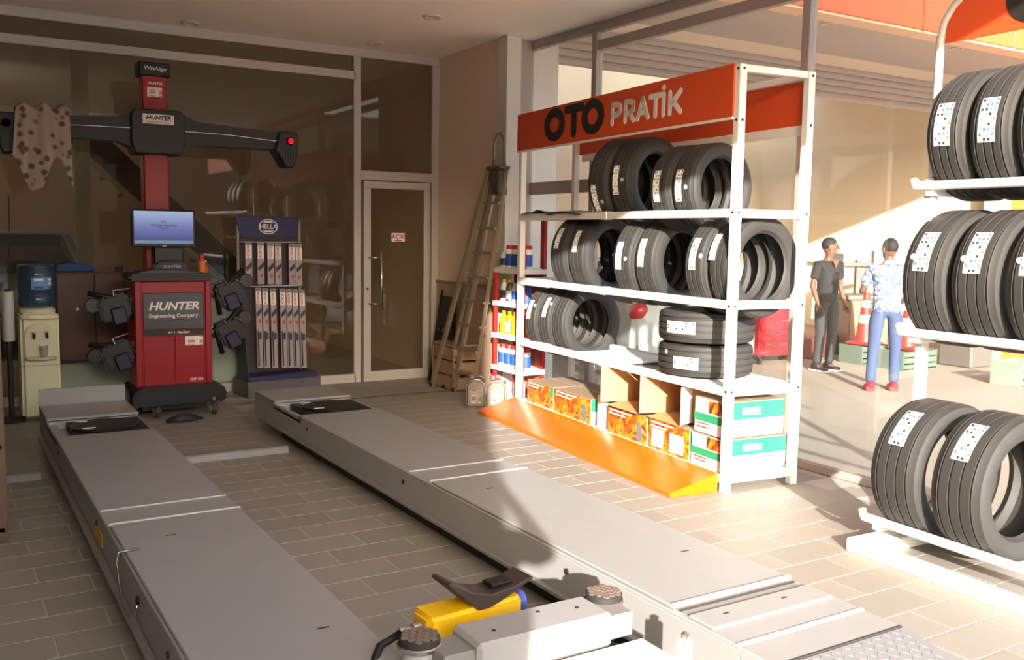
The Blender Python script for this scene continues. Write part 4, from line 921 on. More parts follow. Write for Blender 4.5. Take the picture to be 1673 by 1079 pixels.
def pack(label, x, z, w_, h_, y, tilt, long):
    t = thing('wiper_pack', label, 'wiper pack', ws.matrix_basis @ Vector((x, y, z)), .10, 'wiper blade packs on the display stand')
    T = RX(tilt) @ Matrix.Translation((0, 0, -h_))
    MB().box(-w_/2, w_/2, 0, .012, 0, h_, T).build('sleeve', M('pack_grey', (164, 156, 158), .35, 0, .06, 12), t, .002)
    MB().box(-w_/2, w_/2, .004, .008, h_, h_+.03, T).build('hang_tab', M('tab_clear', (150, 144, 142), .3), t)
    MB().box(-.010, .010, .0035, .0085, h_+.010, h_+.017, T).build('tab_slot', pk_dark, t)
    hh = .36 if not long else .34
    card('label', w_-.006, .115, paper_white, t, T @ TR(-w_/2+.003, -.0012, h_-.12))
    text('brand_text', 'BOSCH', .033 if w_ > .06 else .030, bred, t, T @ TR(-.006, -.0018, h_-.062) @ RY(PI/2), .0003, .0007)
    MB().prism([(-w_/2+.004, -.20), (w_/2-.004, -.15), (w_/2-.004, -.19), (-w_/2+.012, -.235)], 0, .0012, T @ TR(0, -.0005, h_) @ RX(PI/2)).build('print_wing', pk_dark, t)
    MB().lathe([(0, 0), (.012, 0), (.012, .001), (0, .001)], 12, T @ TR(.004, -.0002, h_-.275) @ RX(PI/2) @ Matrix.Diagonal((1, 1.6, 1, 1)), cap=False).build('print_spot', M('print_spot_red', (196, 70, 70), .5), t)
    if long:
        MB().box(-w_/2+.008, -w_/2+.02, -.004, 0, .02, h_-.36, T).build('wiper_blade', black_plastic, t)
        MB().box(-w_/2+.006, w_/2-.01, -.006, 0, h_-.44, h_-.375, T).build('wiper_adapter', pk_dark, t, .006)
    return t
ux = [414, 434, 451, 464, 488, 500]; words = ['first', 'second', 'third', 'fourth', 'fifth', 'sixth', 'seventh']
for i, px in enumerate(ux): pack('wiper blade pack, %s from the left in the upper row of the stand' % words[i], .03+(px-405)*.0056, 1.36-.004*i, .064, .35, .185, -.02, False)
lx = [428.4, 440, 453.5, 470, 481, 492, 504]
for i, px in enumerate(lx): pack('long wiper blade pack, %s from the left in the lower row of the stand' % words[i], .03+(px-405)*.0056, .945-.005*i, .056, .70, .17, -.05-.0*i, True)

# ------------------------------------------------------------------ ladder leaning by the column
ld = thing('ladder', 'worn aluminium step ladder with a hoop, leaning against the white column', 'ladder', (4.15, 7.6, 0))
LO = Vector((4.15, 7.6, 0))
FA, FB = Vector((4.08, 8.16, .0)), Vector((4.13, 7.80, .0)); TA, TB = Vector((4.26, 7.42, 2.06)), Vector((4.28, 7.30, 2.06))
GA, GB = Vector((4.14, 8.00, .0)), Vector((4.12, 7.42, .0)); HA, HB = Vector((4.30, 7.38, 2.06)), Vector((4.32, 7.20, 2.06))
def Ld(n, p, q, w_, h_): return MB().bar(p-LO, q-LO, w_, h_).build(n, aluladder, ld, .003)
for a, b in ((FA, TA), (FB, TB)): Ld('rail', a, b, .028, .05)
for a, b in ((GA, HA), (GB, HB)): Ld('rear_rail', a, b, .022, .035)
for k in range(8):
    u = .10+.108*k; p = GA.lerp(HA, u); q = GB.lerp(HB, u)
    if k < 8: Ld('step', p, q, .075, .022)
for u in (.16, .5): Ld('brace', FA.lerp(TA, u), FB.lerp(TB, u), .02, .02)
MB().box(4.24-4.15, 4.35-4.15, 7.19-7.6, 7.44-7.6, 2.06, 2.09).build('platform', M('ladder_platform', (92, 82, 66), .6, .2, .1), ld, .006)
MB().box(4.25-4.15, 4.34-4.15, 7.22-7.6, 7.40-7.6, 1.84, 2.05).build('tool_tray', M('ladder_tray', (84, 76, 64), .6, .2, .1), ld, .006)
hp_ = [Vector((4.30, 7.40, 2.06))]+[Vector((4.305, 7.31+.09*math.cos(a), 2.26+.12*math.sin(a))) for a in [PI*k/10 for k in range(11)]]+[Vector((4.31, 7.22, 2.06))]
MB().tube([p-LO for p in hp_], .013, 8).build('hoop', aluladder, ld, smooth=True)
for p in (FA, FB, GA, GB): MB().bar(p-LO, p-LO+Vector((0, 0, .04)), .034, .05).build('rubber_foot', black_plastic, ld)
# clutter behind the ladder
t = thing('crate', 'pinkish brown wooden crate on the floor behind the ladder', 'crate', (4.26, 8.02, 0))
cwm = M('crate_wood', (150, 118, 98), .7, 0, .1)
for k in range(3): MB().box(-.13, .13, -.22, .22, .01+.14*k, .13+.14*k).build('slat_band', cwm, t, .004)
MB().box(-.14, .14, -.23, .23, .42, .44).build('lid', cwm, t, .003)
for y in (-.225, .2): MB().box(-.14, -.13, y, y+.03, 0, .42).build('corner_batten', cwm, t, .002)
t = thing('folding_chair', 'black folded chair leaning on the pink wall behind the ladder', 'chair', (4.33, 8.36, 0))
for y in (-.16, .16): MB().bar((-.10, y, 0), (.04, y, .92), .02).build('leg', black_plastic, t); MB().bar((.0, y, 0), (.03, y*.9, .86), .018).build('leg', black_plastic, t)
MB().bar((-.02, 0, .55), (.04, 0, .86), .30, .02, up=(1, 0, 0)).build('backrest', black_plastic, t, .01); MB().bar((-.07, 0, .2), (-.02, 0, .52), .32, .03, up=(1, 0, 0)).build('seat', black_plastic, t, .01)

# ------------------------------------------------------------------ red oil shelf behind the rack (local x towards the camera)
rs = thing('oil_shelf', 'narrow red and white shelf stocked with oil bottles beside the rack', 'shelf', (4.27, 7.32, 0), -PI/2)
for x in (0, .46):
    for y in (0, .21): box(x, x+.035, y, y+.03, 0, 1.66 if x else 1.2).build('upright', red_m, rs, .003)
SZ = (.32, .61, .90, 1.195)
for z in SZ+(.06,): box(-.005, .50, -.01, .245, z-.045, z).build('shelf_board', white_steel, rs, .003)
box(.0, .495, .235, .242, .06, 1.19).build('back_panel', M('back_red', (176, 96, 84), .6), rs); box(.40, .495, .235, .242, 1.2, 1.64).build('back_panel', M('back_red', (176, 96, 84), .6), rs)
def pl_(x, y, z): return TR(4.27, 7.32, 0, -PI/2) @ Vector((x, y, z))
bwht = M('bottle_white', (232, 232, 232), .35); bblu = M('label_blue', (40, 84, 170), .45); bor = M('bottle_orange', (250, 150, 20), .35); bsil = M('bottle_silver', (118, 112, 102), .35, .4, .05)
def oil_can(label, x, z, h_, body, lab, capm, r=.042, slim=False):
    t = thing('oil_bottle', label, 'bottle', pl_(x, .07, z), -PI/2, 'oil bottles on the red shelf')
    if slim:
        MB().lathe([(r, 0), (r*1.02, .01), (r, h_*.62), (r*.55, h_*.82), (.014, h_*.86), (.014, h_*.9)], 18).build('body', body, t, smooth=.7); MB().lathe([(.018, h_*.88), (.018, h_), (.01, h_)], 12).build('cap', capm, t)
        MB().lathe([(r*1.02, h_*.12), (r*1.02, h_*.5)], 18, cap=False).build('label', lab, t, smooth=True)
    else:
        MB().lathe([(r, 0), (r*1.03, .006), (r*1.03, h_*.80), (r*.9, h_*.84)], 22).build('body', body, t, smooth=.7); MB().lathe([(r*.96, h_*.83), (r*.96, h_*.97), (r*.85, h_)], 22).build('cap', capm, t, smooth=.7)
        MB().lathe([(r*1.04, h_*.10), (r*1.04, h_*.62)], 22, cap=False).build('label', lab, t, smooth=True)
    return t
pos = [.075, .175, .275, .375, .455]; nth = ['leftmost', 'second', 'third', 'fourth', 'rightmost']
for i, x in enumerate(pos):
    if i == 0: oil_can('white jug shaped bottle, leftmost on the top board of the red shelf', x, 1.196, .17, bwht, pk_dark, bwht, .04, True)
    else: oil_can('tall red lidded can, %s on the top board of the red shelf' % nth[i], x, 1.196, .20, bwht, bblu, red_m)
for i, x in enumerate(pos): oil_can(['white bottle with yellow neck', 'grey bottle with yellow neck', 'white bottle with blue label', 'bright blue bottle', 'blue bottle'][i]+', %s on second board of the red shelf' % nth[i], x, .901, .19, [bwht, bsil, bwht, M('bottle_bright_blue', (30, 130, 230), .3), bblu][i], [pk_dark, bwht, bblu, bwht, bblu][i], M('cap_yellow', (226, 190, 40), .4) if i < 2 else bblu, .038, True)
for i, x in enumerate(pos): oil_can('orange bottle, %s on the third board of the red shelf' % nth[i], x, .611, .2, bor, bwht if i % 2 else bor, bor, .04, True)
for i, x in enumerate(pos): oil_can('white can with red lid, %s on the fourth board of the red shelf' % nth[i], x, .321, .19, bwht, bblu, red_m)
t = oil_can('pale yellow jug on the lowest board of the red shelf', .36, .061, .21, M('jug_pale', (228, 206, 150), .4), bwht, bwht, .055, True)
def jug(label, x, y, rz):
    t = thing('oil_canister', label, 'canister', (x, y, 0), rz, 'oil canisters on the floor by the rack')
    MB().prism([(-.08, 0), (.08, 0), (.085, .02), (.085, .19), (.06, .235), (.025, .25), (-.03, .25), (-.075, .215), (-.085, .19), (-.085, .02)], -.045, .045, Matrix(((1, 0, 0, 0), (0, 0, 1, 0), (0, 1, 0, 0), (0, 0, 0, 1)))).build('body', bsil, t, .018, seg=3, smooth=.8)
    MB().tube([(.07, 0, .22), (.075, 0, .26), (.03, 0, .275), (-.0, 0, .25)], .011, 8).build('handle', bsil, t, smooth=True)
    MB().lathe([(.02, .25), (.022, .255), (.022, .28), (.018, .285)], 16, TR(-.035, 0, 0)).build('cap', M('cap_grey', (110, 104, 98), .4), t)
    card('label', .09, .12, print_mat('canister_label', (150, 140, 126), [(90, 80, 70), (200, 190, 170)], 1.5, 8, .6), t, TR(-.045, -.047, .04))
jug('silver oil canister on the floor, left of a pair beside the rack post', 3.93, 7.02, -.5)
jug('silver oil canister on the floor, right of a pair beside the rack post', 4.06, 6.88, -.6)

# ------------------------------------------------------------------ dim room behind the shopfront
t = thing('key_cabinet', 'dark brown wooden wall cabinet with white knobs, left of the alignment machine', 'cabinet', (1.13, 8.62, .36))
MB().box(-.30, .30, .0, .095, 0, .76).build('case', wood_m, t, .006)
for x in (-.29, .0): d_ = MB().box(x, x+.285, -.016, 0, .02, .74).build('door', M('cabinet_door', (88, 54, 38), .4, 0, .2), t, .004); MB().lathe([(.01, 0), (.014, .014), (0, .02)], 12, TR(x+.15, -.016, .45) @ RX(PI/2), cap=False).build('knob', paper_white, d_)
for x in (-.24, .18): MB().box(x, x+.06, .06, .10, .68, .80).build('hanger', dark_steel, t)
o = MB().prism([(-.14, 0), (.14, 0), (.17, .02), (.12, .06), (-.02, .075), (-.13, .06)], -.05, .05, Matrix(((1, 0, 0, 0), (0, 0, 1, 0), (0, 1, 0, 0), (0, 0, 0, 1)))).build('reflection_block', M('reflection_blue', (60, 88, 140), .8), None, .012, loc=(.98, 8.665, 1.121)); tag(o, 'blue block standing in for a reflection on top of the dark brown cabinet', 'cloth')  # solid blue shape added where a blue car front is reflected
struct('trim_5', box(1.22, 1.36, 10.4, 10.54, 0, 3.25), M('inner_post', (170, 156, 124), .7))
t = thing('staircase', 'dark staircase with pale edge seen through the shopfront behind the red column', 'stairs', (1.35, 11.3, 0))
p0, p1 = Vector((-.05, 0, 2.55)), Vector((2.6, 0, .05))
MB().bar(p0+Vector((0, 0, .05)), p1+Vector((0, 0, .05)), .05, .30).build('stringer', M('stair_dark', (40, 34, 28), .6), t); MB().bar(p0-Vector((0, 0, .17)), p1-Vector((0, 0, .17)), .07, .06).build('stringer_edge', M('stair_edge', (186, 172, 134), .6), t)
for k in range(13):
    u = (k+.5)/13; p = p0.lerp(p1, u); MB().box(p.x-.12, p.x+.14, .03, .9, p.z-.02, p.z+.02).build('tread', M('stair_tread', (70, 60, 50), .6), t, .003)
MB().box(-3.4, -.05, 0, .9, 2.42, 2.58).build('landing', M('landing_green', (78, 84, 70), .6), t)
# grey hatchback
def car(name, label, loc, rz, paint, L=4.0, W=1.68, Hh=1.45, rear_lights=True):
    t = thing(name, label, 'car', loc, rz)
    # cross sections along y (front at +y): (y, half width at sill, belt half width, sill z, belt z, roof half width, roof z)
    body = MB(); sec = [(-2.0, .70, .62, .32, .78), (-1.92, .80, .76, .22, .95), (-1.2, .84, .80, .20, .97), (0, .84, .81, .19, .95), (1.0, .84, .80, .20, .90), (1.7, .80, .72, .22, .80), (1.98, .66, .58, .32, .62)]
    n = 10; vs = []; fs = []
    for (y, a, b, z0, z1) in sec:
        r_ = [(-a*.9, z0), (-a, z0+.12), (-a, z0+.35), (-b, z1-.06), (-b*.93, z1), (b*.93, z1), (b, z1-.06), (a, z0+.35), (a, z0+.12), (a*.9, z0)]
        vs += [(x, y, z) for x, z in r_]
    for i in range(len(sec)-1):
        for k in range(n): a0 = i*n+k; a1 = i*n+(k+1) % n; fs.append((a0, a0+n, a1+n, a1))
    fs += [tuple(range(n)), tuple(reversed(range((len(sec)-1)*n, len(sec)*n)))]
    body.add(vs, fs); body.build('body', paint, t, 0, smooth=.7)
    gl = M('car_glass', (36, 40, 42), .08); ca = MB(); vs = []; fs = []
    sec2 = [(-1.95, .72, .93, .70, .95), (-1.45, .78, .95, .58, 1.40), (-.4, .80, .95, .60, Hh), (.35, .79, .93, .57, 1.40), (1.05, .76, .89, .66, .90)]
    for (y, a, z0, b, z1) in sec2: vs += [(-a, y, z0), (-b, y, z1-.03), (-b*.85, y, z1), (b*.85, y, z1), (b, y, z1-.03), (a, y, z0)]
    for i in range(4):
        for k in range(5): a0 = i*6+k; fs.append((a0, a0+6, a0+7, a0+1))
    ca.add(vs, fs); ca.build('cabin_glass', gl, t, 0, smooth=.9)
    rf = MB(); rv = [(-.56, -1.50, 1.395), (.56, -1.50, 1.395), (.58, -.4, Hh+.005), (-.58, -.4, Hh+.005), (.54, .33, 1.405), (-.54, .33, 1.405)]
    rf.add(rv+[(x, y, z+.025) for x, y, z in rv], [(6, 7, 8, 9), (9, 8, 10, 11), (0, 3, 2, 1), (3, 5, 4, 2), (0, 1, 7, 6), (1, 2, 8, 7), (2, 4, 10, 8), (4, 5, 11, 10), (5, 3, 9, 11), (3, 0, 6, 9)]); rf.build('roof', paint, t, .008, smooth=.6)
    for sg in (-1, 1):
        MB().bar((sg*.60, -1.47, 1.385), (sg*.735, -1.93, .95), .07, .05).build('pillar', paint, t); MB().bar((sg*.58, .35, 1.385), (sg*.73, 1.05, .90), .06, .05).build('pillar', paint, t); MB().bar((sg*.62, -.35, 1.42), (sg*.81, -.32, .95), .05, .05).build('pillar', paint, t)
        MB().ellipsoid((sg*.68, -1.90, .84), (.13, .09, .12)).build('tail_lamp', M('tail_lamp', (186, 24, 34), .2), t, smooth=True); MB().ellipsoid((sg*.62, 1.86, .62), (.13, .09, .09)).build('head_lamp', M('head_lamp', (220, 226, 230), .15), t, smooth=True)
        MB().ellipsoid((sg*.90, .75, .97), (.09, .06, .06)).build('mirror', paint, t, smooth=True)
        for y in (-1.25, 1.28):
            w_ = MB().lathe([(.19, -.09), (.29, -.09), (.305, -.07), (.305, .07), (.29, .09), (.19, .09)], 28, TR(sg*.76, y, .305) @ RY(PI/2)).build('wheel', rubber_plain, t, smooth=.6); MB().lathe([(0, -.085), (.19, -.08), (.19, .08), (0, .085)], 24, TR(sg*.76, y, .305) @ RY(PI/2), cap=False).build('wheel_rim', chrome, w_)
    MB().box(-.26, .26, -2.02, -1.985, .52, .63).build('number_plate', paper_white, t, .003); MB().box(-.72, .72, -2.06, -1.9, .34, .48).build('bumper', paint, t, .03, seg=2)
    MB().box(-.68, .68, 1.9, 2.02, .30, .46).build('bumper', paint, t, .03, seg=2); MB().tube([(0, -1.35, 1.42), (0, -1.45, 1.85)], .008, 6).build('antenna', dark_steel, t)
    return t
car('car', 'grey hatchback added behind the shopfront glass in place of a reflected car', (.75, 14.0, 0), 0, M('car_grey', (170, 174, 178), .3, .3, .03), Hh=1.42)  # solid car added to stand for one mirrored in the glass

pl2 = bpy.data.lights.new('added_room_fill', 'POINT'); po2 = bpy.data.objects.new('added_room_fill', pl2); COL.objects.link(po2); po2.location = (-.6, 12.4, 2.4); pl2.energy = 12; pl2.color = (1, .84, .64); pl2.shadow_soft_size = .15   # fill light added to brighten the car and stairs behind the glass
# ------------------------------------------------------------------ people
def skin_mesh(name, chains, mat, sub=2, extra=None, root=None):
    """continuous limbs: chains of (point, radius x, radius y) that share joints by name"""
    vs = []; rs = []; es = []; idx = {}
    def vid(n, p, r):
        if n is not None and n in idx: return idx[n]
        vs.append(p); rs.append(r); i = len(vs)-1
        if n is not None: idx[n] = i
        return i
    for ch in chains:
        prev = None
        for (n, p, r) in ch:
            i = vid(n, p, r)
            if prev is not None: es.append((prev, i))
            prev = i
    me = bpy.data.meshes.new(name); me.from_pydata(vs, es, [])
    o = bpy.data.objects.new(name, me); COL.objects.link(o)
    sm = o.modifiers.new('skin', 'SKIN'); sm.use_smooth_shade = True
    for k, sv in enumerate(me.skin_vertices[0].data):
        r = rs[k]; sv.radius = r if isinstance(r, tuple) else (r, r); sv.use_root = (k == idx.get(root, 0)); sv.use_loose = False
    ss = o.modifiers.new('sub', 'SUBSURF'); ss.levels = sub; ss.render_levels = sub
    dg = bpy.context.evaluated_depsgraph_get(); m2 = bpy.data.meshes.new_from_object(o.evaluated_get(dg))
    bpy.data.objects.remove(o); bpy.data.meshes.remove(me)
    m2.materials.clear(); m2.materials.append(mat); m2.name = name; m2.shade_smooth()
    return m2
def join_into(me, mb):
    bm = bmesh.new(); bm.from_mesh(me); t = mb.mesh('tmp', me.materials[0], smooth=True); bm.from_mesh(t); bm.to_mesh(me); bm.free(); bpy.data.meshes.remove(t); me.shade_smooth()
def person(label, loc, facing, H=1.75, arms=None, head_turn=0., shirt=None, trousers=None, shoes=None, legs=None, vneck=False, soles=None, collar=False):
    """facing = bearing looked towards; local +y is forward, arms = {side: (elbow, wrist, hand)} in local metres at H=1.75"""
    t = thing('person', label, 'person', loc, -facing); k = H/1.75
    V = lambda x, y, z: Vector((x*k, y*k, z*k))
    L = legs or {}
    def leg(sg):
        hip, knee, ank = L.get(sg, ((sg*.095, 0, .93), (sg*.105, .02, .50), (sg*.11, -.02, .09)))
        return hip, knee, ank
    ch = [[('pelvis', V(0, 0, .95), (.12*k, .085*k)), ('waist', V(0, .0, 1.10), (.105*k, .075*k)), ('chest', V(0, .005, 1.30), (.125*k, .082*k)), ('shoulders', V(0, -.005, 1.415), (.09*k, .065*k)), ('neck', V(0, .0, 1.49), (.052*k, .055*k)), ('jaw', V(0, .022, 1.565), (.058*k, .070*k)), ('skull', V(0, .012, 1.65), (.076*k, .092*k)), ('crown', V(0, .0, 1.715), (.050*k, .060*k))]]
    A = arms or {}
    for sg in (-1, 1):
        hip, knee, ank = leg(sg)
        mid = tuple((a+b)/2 for a, b in zip(hip, knee)); calf = tuple(a*.62+b*.38 for a, b in zip(knee, ank))
        ch.append([('pelvis', None, 0), ('hip%d' % sg, V(*hip), .070*k), (None, V(*mid), .062*k), (None, V(*knee), .048*k), (None, V(*calf), .046*k), ('ank%d' % sg, V(*ank), .038*k), (None, V(ank[0], ank[1]+.06, .04), .036*k), (None, V(ank[0]+sg*.01, ank[1]+.17, .03), .028*k)])
        el, wr, hd = A.get(sg, ((sg*.25, -.03, 1.12), (sg*.26, .05, .87), (sg*.255, .08, .80)))
        sh = (sg*.185, 0, 1.405); ua = tuple((a+b)/2 for a, b in zip(sh, el)); fo = tuple(a*.65+b*.35 for a, b in zip(el, wr))
        ch.append([('shoulders', None, 0), ('sh%d' % sg, V(*sh), .046*k), (None, V(*ua), .043*k), (None, V(*el), .038*k), (None, V(*fo), .038*k), ('wr%d' % sg, V(*wr), .025*k), (None, V(*hd), (.034*k, .018*k))])
    me = skin_mesh('body', ch, skin_m, 2, root='pelvis')
    hm = MB(); HT = Matrix.Translation(V(0, .012, 0)) @ Matrix.Rotation(head_turn, 4, 'Z')
    # head with nose, ears, brow and chin
    hm.ellipsoid((0, 0, 1.645*k), (.077*k, .098*k, .112*k), 18, 12, HT); hm.ellipsoid((0, .042*k, 1.575*k), (.055*k, .055*k, .058*k), 14, 9, HT)
    hm.add([V(-.016, .092, 1.615), V(.016, .092, 1.615), V(0, .125, 1.618), V(0, .092, 1.67), V(0, .092, 1.608)], [(0, 2, 3), (2, 1, 3), (0, 4, 2), (4, 1, 2)], HT)
    for sg in (-1, 1): hm.ellipsoid((sg*.079*k, -.005*k, 1.635*k), (.012*k, .022*k, .034*k), 10, 7, HT)
    for sg in (-1, 1):     # hands: palm with four fingers and a thumb
        el, wr, hd = A.get(sg, ((sg*.25, -.03, 1.12), (sg*.26, .05, .87), (sg*.255, .08, .80)))
        w_, h_ = V(*wr), V(*hd); d = (h_-w_).normalized(); sd_ = d.cross(Vector((1, 0, 0) if abs(d.x) < .7 else (0, 0, 1))).normalized()
        dn = d.cross(sd_).normalized(); pm = w_+d*.075*k
        for q, ln_ in ((-.028, .068), (-.010, .080), (.010, .076), (.027, .06)):
            a0 = pm+sd_*q*k; hm.tube([a0, a0+d*ln_*.45*k+dn*.004, a0+d*ln_*.75*k+dn*.016*k, a0+d*ln_*.95*k+dn*.030*k], [.0095*k, .009*k, .0085*k, .006*k], 7)
        a0 = w_+d*.03*k+sd_*.02*k; hm.tube([a0, a0+sd_*.035*k+d*.02*k, a0+sd_*.045*k+d*.055*k+dn*.012*k], [.012*k, .010*k, .007*k], 7)
    join_into(me, hm); bo_ = link('body', me, t)
    fc = MB()
    for sg in (-1, 1): fc.ellipsoid((sg*.030*k, .088*k, 1.648*k), (.013*k, .008*k, .007*k), 10, 7, HT)
    fc.build('eyes', M('eye_dark', (20, 16, 14), .3), t, smooth=True)
    MB().ellipsoid((0, .088*k, 1.578*k), (.024*k, .010*k, .008*k), 10, 7, HT).build('mouth', M('lips', (96, 56, 48), .5), t, smooth=True)
    # hair cap
    hv = MB(); hv.ellipsoid((0, -.012*k, 1.668*k), (.083*k, .100*k, .100*k), 18, 12, HT); hme = hv.mesh('hair', hair_m, smooth=True)
    bm = bmesh.new(); bm.from_mesh(hme)
    HI = HT.inverted()
    kill = [f for f in bm.faces if (lambda c: c.z < (1.60+.0*c.y)*k or (c.y > .045*k and c.z < 1.705*k) or (c.z < 1.66*k and c.y > .0))(HI @ f.calc_center_median())]
    bmesh.ops.delete(bm, geom=kill, context='FACES'); bm.to_mesh(hme); bm.free(); link('hair', hme, t)
    # shirt: torso and short sleeves a little outside the body
    e = .014*k
    sc = [[('waist0', V(0, 0, .90), (.178*k, .130*k)), ('waist', V(0, .0, 1.08), (.165*k, .122*k)), ('chest', V(0, .005, 1.30), (.195*k, .135*k)), ('shoulders', V(0, -.005, 1.415), (.14*k, .10*k)), ('neckline', V(0, -.004, 1.455), (.078*k, .072*k))]]
    for sg in (-1, 1):
        el, wr, hd = A.get(sg, ((sg*.25, -.03, 1.12), (sg*.26, .05, .87), (sg*.255, .08, .80)))
        sh = (sg*.185, 0, 1.405); a1 = tuple(a*.25+b*.75 for a, b in zip(sh, el)); ua = tuple((a+b)/2 for a, b in zip(sh, el))
        sc.append([('shoulders', None, 0), ('sh%d' % sg, V(*sh), .070*k), (None, V(*ua), .064*k), (None, V(*a1), .062*k)])
    link('shirt', skin_mesh('shirt', sc, shirt, 2, root='waist'), t)
    if vneck:
        MB().add and None
        vm = MB(); vm.prism([(-.06, 1.47), (.06, 1.47), (0, 1.36)], 0, .006, Matrix(((k, 0, 0, 0), (0, 0, -1, .128*k), (0, k, 0, 0), (0, 0, 0, 1)))); vm.build('neck_opening', skin_m, t)
    if collar: MB().lathe([(.070*k, 1.46*k), (.076*k, 1.47*k), (.066*k, 1.505*k)], 20, cap=False).build('collar', shirt, t, smooth=True)
    tc2 = [[('pelvis', V(0, 0, .96), (.158*k, .115*k)), ('belt', V(0, 0, 1.02), (.150*k, .112*k))]]
    for sg in (-1, 1):
        hip, knee, ank = leg(sg); mid = tuple((a+b)/2 for a, b in zip(hip, knee)); lo = tuple(a*.12+b*.88 for a, b in zip(knee, ank))
        tc2.append([('pelvis', None, 0), ('hip%d' % sg, V(*hip), .100*k), (None, V(*mid), .088*k), (None, V(*knee), .070*k), (None, V(*lo), .062*k), (None, V(ank[0], ank[1], ank[2]+.005), .060*k)])
    link('trousers', skin_mesh('trousers', tc2, trousers, 2, root='pelvis'), t)
    for sg in (-1, 1):
        hip, knee, ank = leg(sg)
        s_ = MB().prism([(-.05, -.075), (.05, -.075), (.056, .06), (.045, .17), (.0, .205), (-.045, .17), (-.056, .06)], .0, .055, Matrix.Translation(V(ank[0], ank[1], ank[2]-.09)) @ Matrix.Scale(k, 4)).ellipsoid((0, -.01, .065), (.05, .085, .05), 12, 8, Matrix.Translation(V(ank[0], ank[1], ank[2]-.09)) @ Matrix.Scale(k, 4))
        so_ = s_.build('shoe', shoes, t, .012, smooth=.9, seg=2)
        if soles: MB().box(-.058, .058, -.085, .20, .0, .02, Matrix.Translation(V(ank[0], ank[1], ank[2]-.0895)) @ Matrix.Scale(k, 4)).build('sole', soles, so_, .004)
    return t
navy_t = M('tee_charcoal', (34, 34, 36), .85, 0, .1); slate = M('trousers_slate', (58, 60, 62), .85, 0, .1); jeans = M('jeans_blue', (62, 80, 116), .8, 0, .18, 8)
ps = bpy.data.materials.new('patterned_shirt'); ps.use_nodes = True; t_ = ps.node_tree; b_ = t_.nodes['Principled BSDF']; b_.inputs['Roughness'].default_value = .8
tc_ = t_.nodes.new('ShaderNodeTexCoord'); no_ = t_.nodes.new('ShaderNodeTexNoise'); no_.inputs['Scale'].default_value = 26; no_.inputs['Detail'].default_value = 3; t_.links.new(tc_.outputs['Object'], no_.inputs['Vector'])
cr_ = t_.nodes.new('ShaderNodeValToRGB'); cr_.color_ramp.interpolation = 'CONSTANT'; e = cr_.color_ramp.elements; e[0].color = (*lin((84, 104, 150)), 1); e[1].position = .50; e[1].color = (*lin((196, 204, 220)), 1)
t_.links.new(no_.outputs['Fac'], cr_.inputs[0]); t_.links.new(cr_.outputs[0], b_.inputs['Base Color'])
GZ = -.25
person('man in a blue and white patterned shirt and jeans standing with his back turned', (9.33, 7.0, GZ), .75, 1.75,
       arms={-1: ((-.27, .06, 1.14), (-.20, .30, 1.16), (-.18, .38, 1.17)), 1: ((.25, .02, 1.14), (.20, .20, 1.02), (.17, .27, 1.02))}, head_turn=.35, shirt=ps, trousers=jeans, shoes=M('shoe_red', (196, 32, 44), .6), collar=True,
       legs={-1: ((-.095, 0, .93), (-.115, .03, .50), (-.14, -.03, .09)), 1: ((.095, 0, .93), (.12, .02, .50), (.13, .05, .09))})
person('man in a black V neck T-shirt and dark trousers', (10.03, 8.45, GZ), 3.2, 1.75, arms={-1: ((-.25, -.02, 1.13), (-.26, .07, .90), (-.255, .11, .83)), 1: ((.25, -.02, 1.13), (.25, .09, .90), (.245, .13, .83))}, head_turn=.85, shirt=navy_t, trousers=slate, shoes=M('shoe_black', (30, 30, 32), .6), soles=M('sole_white', (216, 214, 208), .6), vneck=True)
person('man in a dark jacket whose shadow falls across the lift', (-.199, -.404, 0), .503, 1.86, arms={-1: ((-.26, .10, 1.12), (-.15, .28, 1.26), (-.12, .31, 1.32)), 1: ((.285, .18, 1.31), (.15, .30, 1.54), (.115, .32, 1.60))}, shirt=M('jacket_dark', (44, 44, 50), .8), trousers=slate, shoes=MATS['shoe_black'])

# ------------------------------------------------------------------ things in the neighbouring bay and outside
car('car', 'white hatchback with red tail lamps parked in the bay behind the tyre rack', (8.4, 10.3, GZ), -.35, M('car_white', (186, 196, 192), .3, 0, .02), Hh=1.46)
t = thing('tool_cabinet', 'red workshop tool cabinet behind the white rack post', 'cabinet', (9.98, 9.35, GZ), -.2)
rbx = M('cabinet_red', (206, 40, 50), .4)
MB().box(-.35, .35, -.22, .22, .12, 1.0).build('case', rbx, t, .01)
for k in range(5): d_ = MB().box(-.33, .33, -.235, -.22, .15+.165*k, .30+.165*k).build('drawer', rbx, t, .004); MB().bar((-.28, -.245, .285+.165*k), (.28, -.245, .285+.165*k), .014).build('handle', chrome, d_)
for x in (-.3, .3):
    for y in (-.17, .17): MB().lathe([(.0, -.02), (.05, -.02), (.05, .02), (0, .02)], 16, TR(x, y, .052) @ RY(PI/2), cap=False).build('caster', rubber_plain, t); MB().box(x-.015, x+.015, y-.015, y+.015, .05, .13).build('caster_fork', chrome, t)
card('paper_note', .16, .14, paper_white, t, TR(-.1, -.237, .82))
def cone(label, x, y, z=GZ, s=1.0):
    t = thing('traffic_cone', label, 'traffic cone', (x, y, z), .2); cr = M('cone_red', (226, 54, 44), .5)
    MB().box(-.19, .19, -.19, .19, 0, .035).build('base', cr, t, .01)
    pr_ = lambda z_: .13-.095*z_/.7
    MB().lathe([(pr_(0), .035), (pr_(.7), .735), (pr_(.7)-.008, .74), (.0, .74)], 24, cap=False).build('cone', cr, t, smooth=.7)
    for z0, z1 in ((.30, .42), (.52, .62)): MB().lathe([(pr_(z0-.035)+.002, z0), (pr_(z1-.035)+.002, z1)], 24, cap=False).build('white_band', paper_white, t, smooth=True)
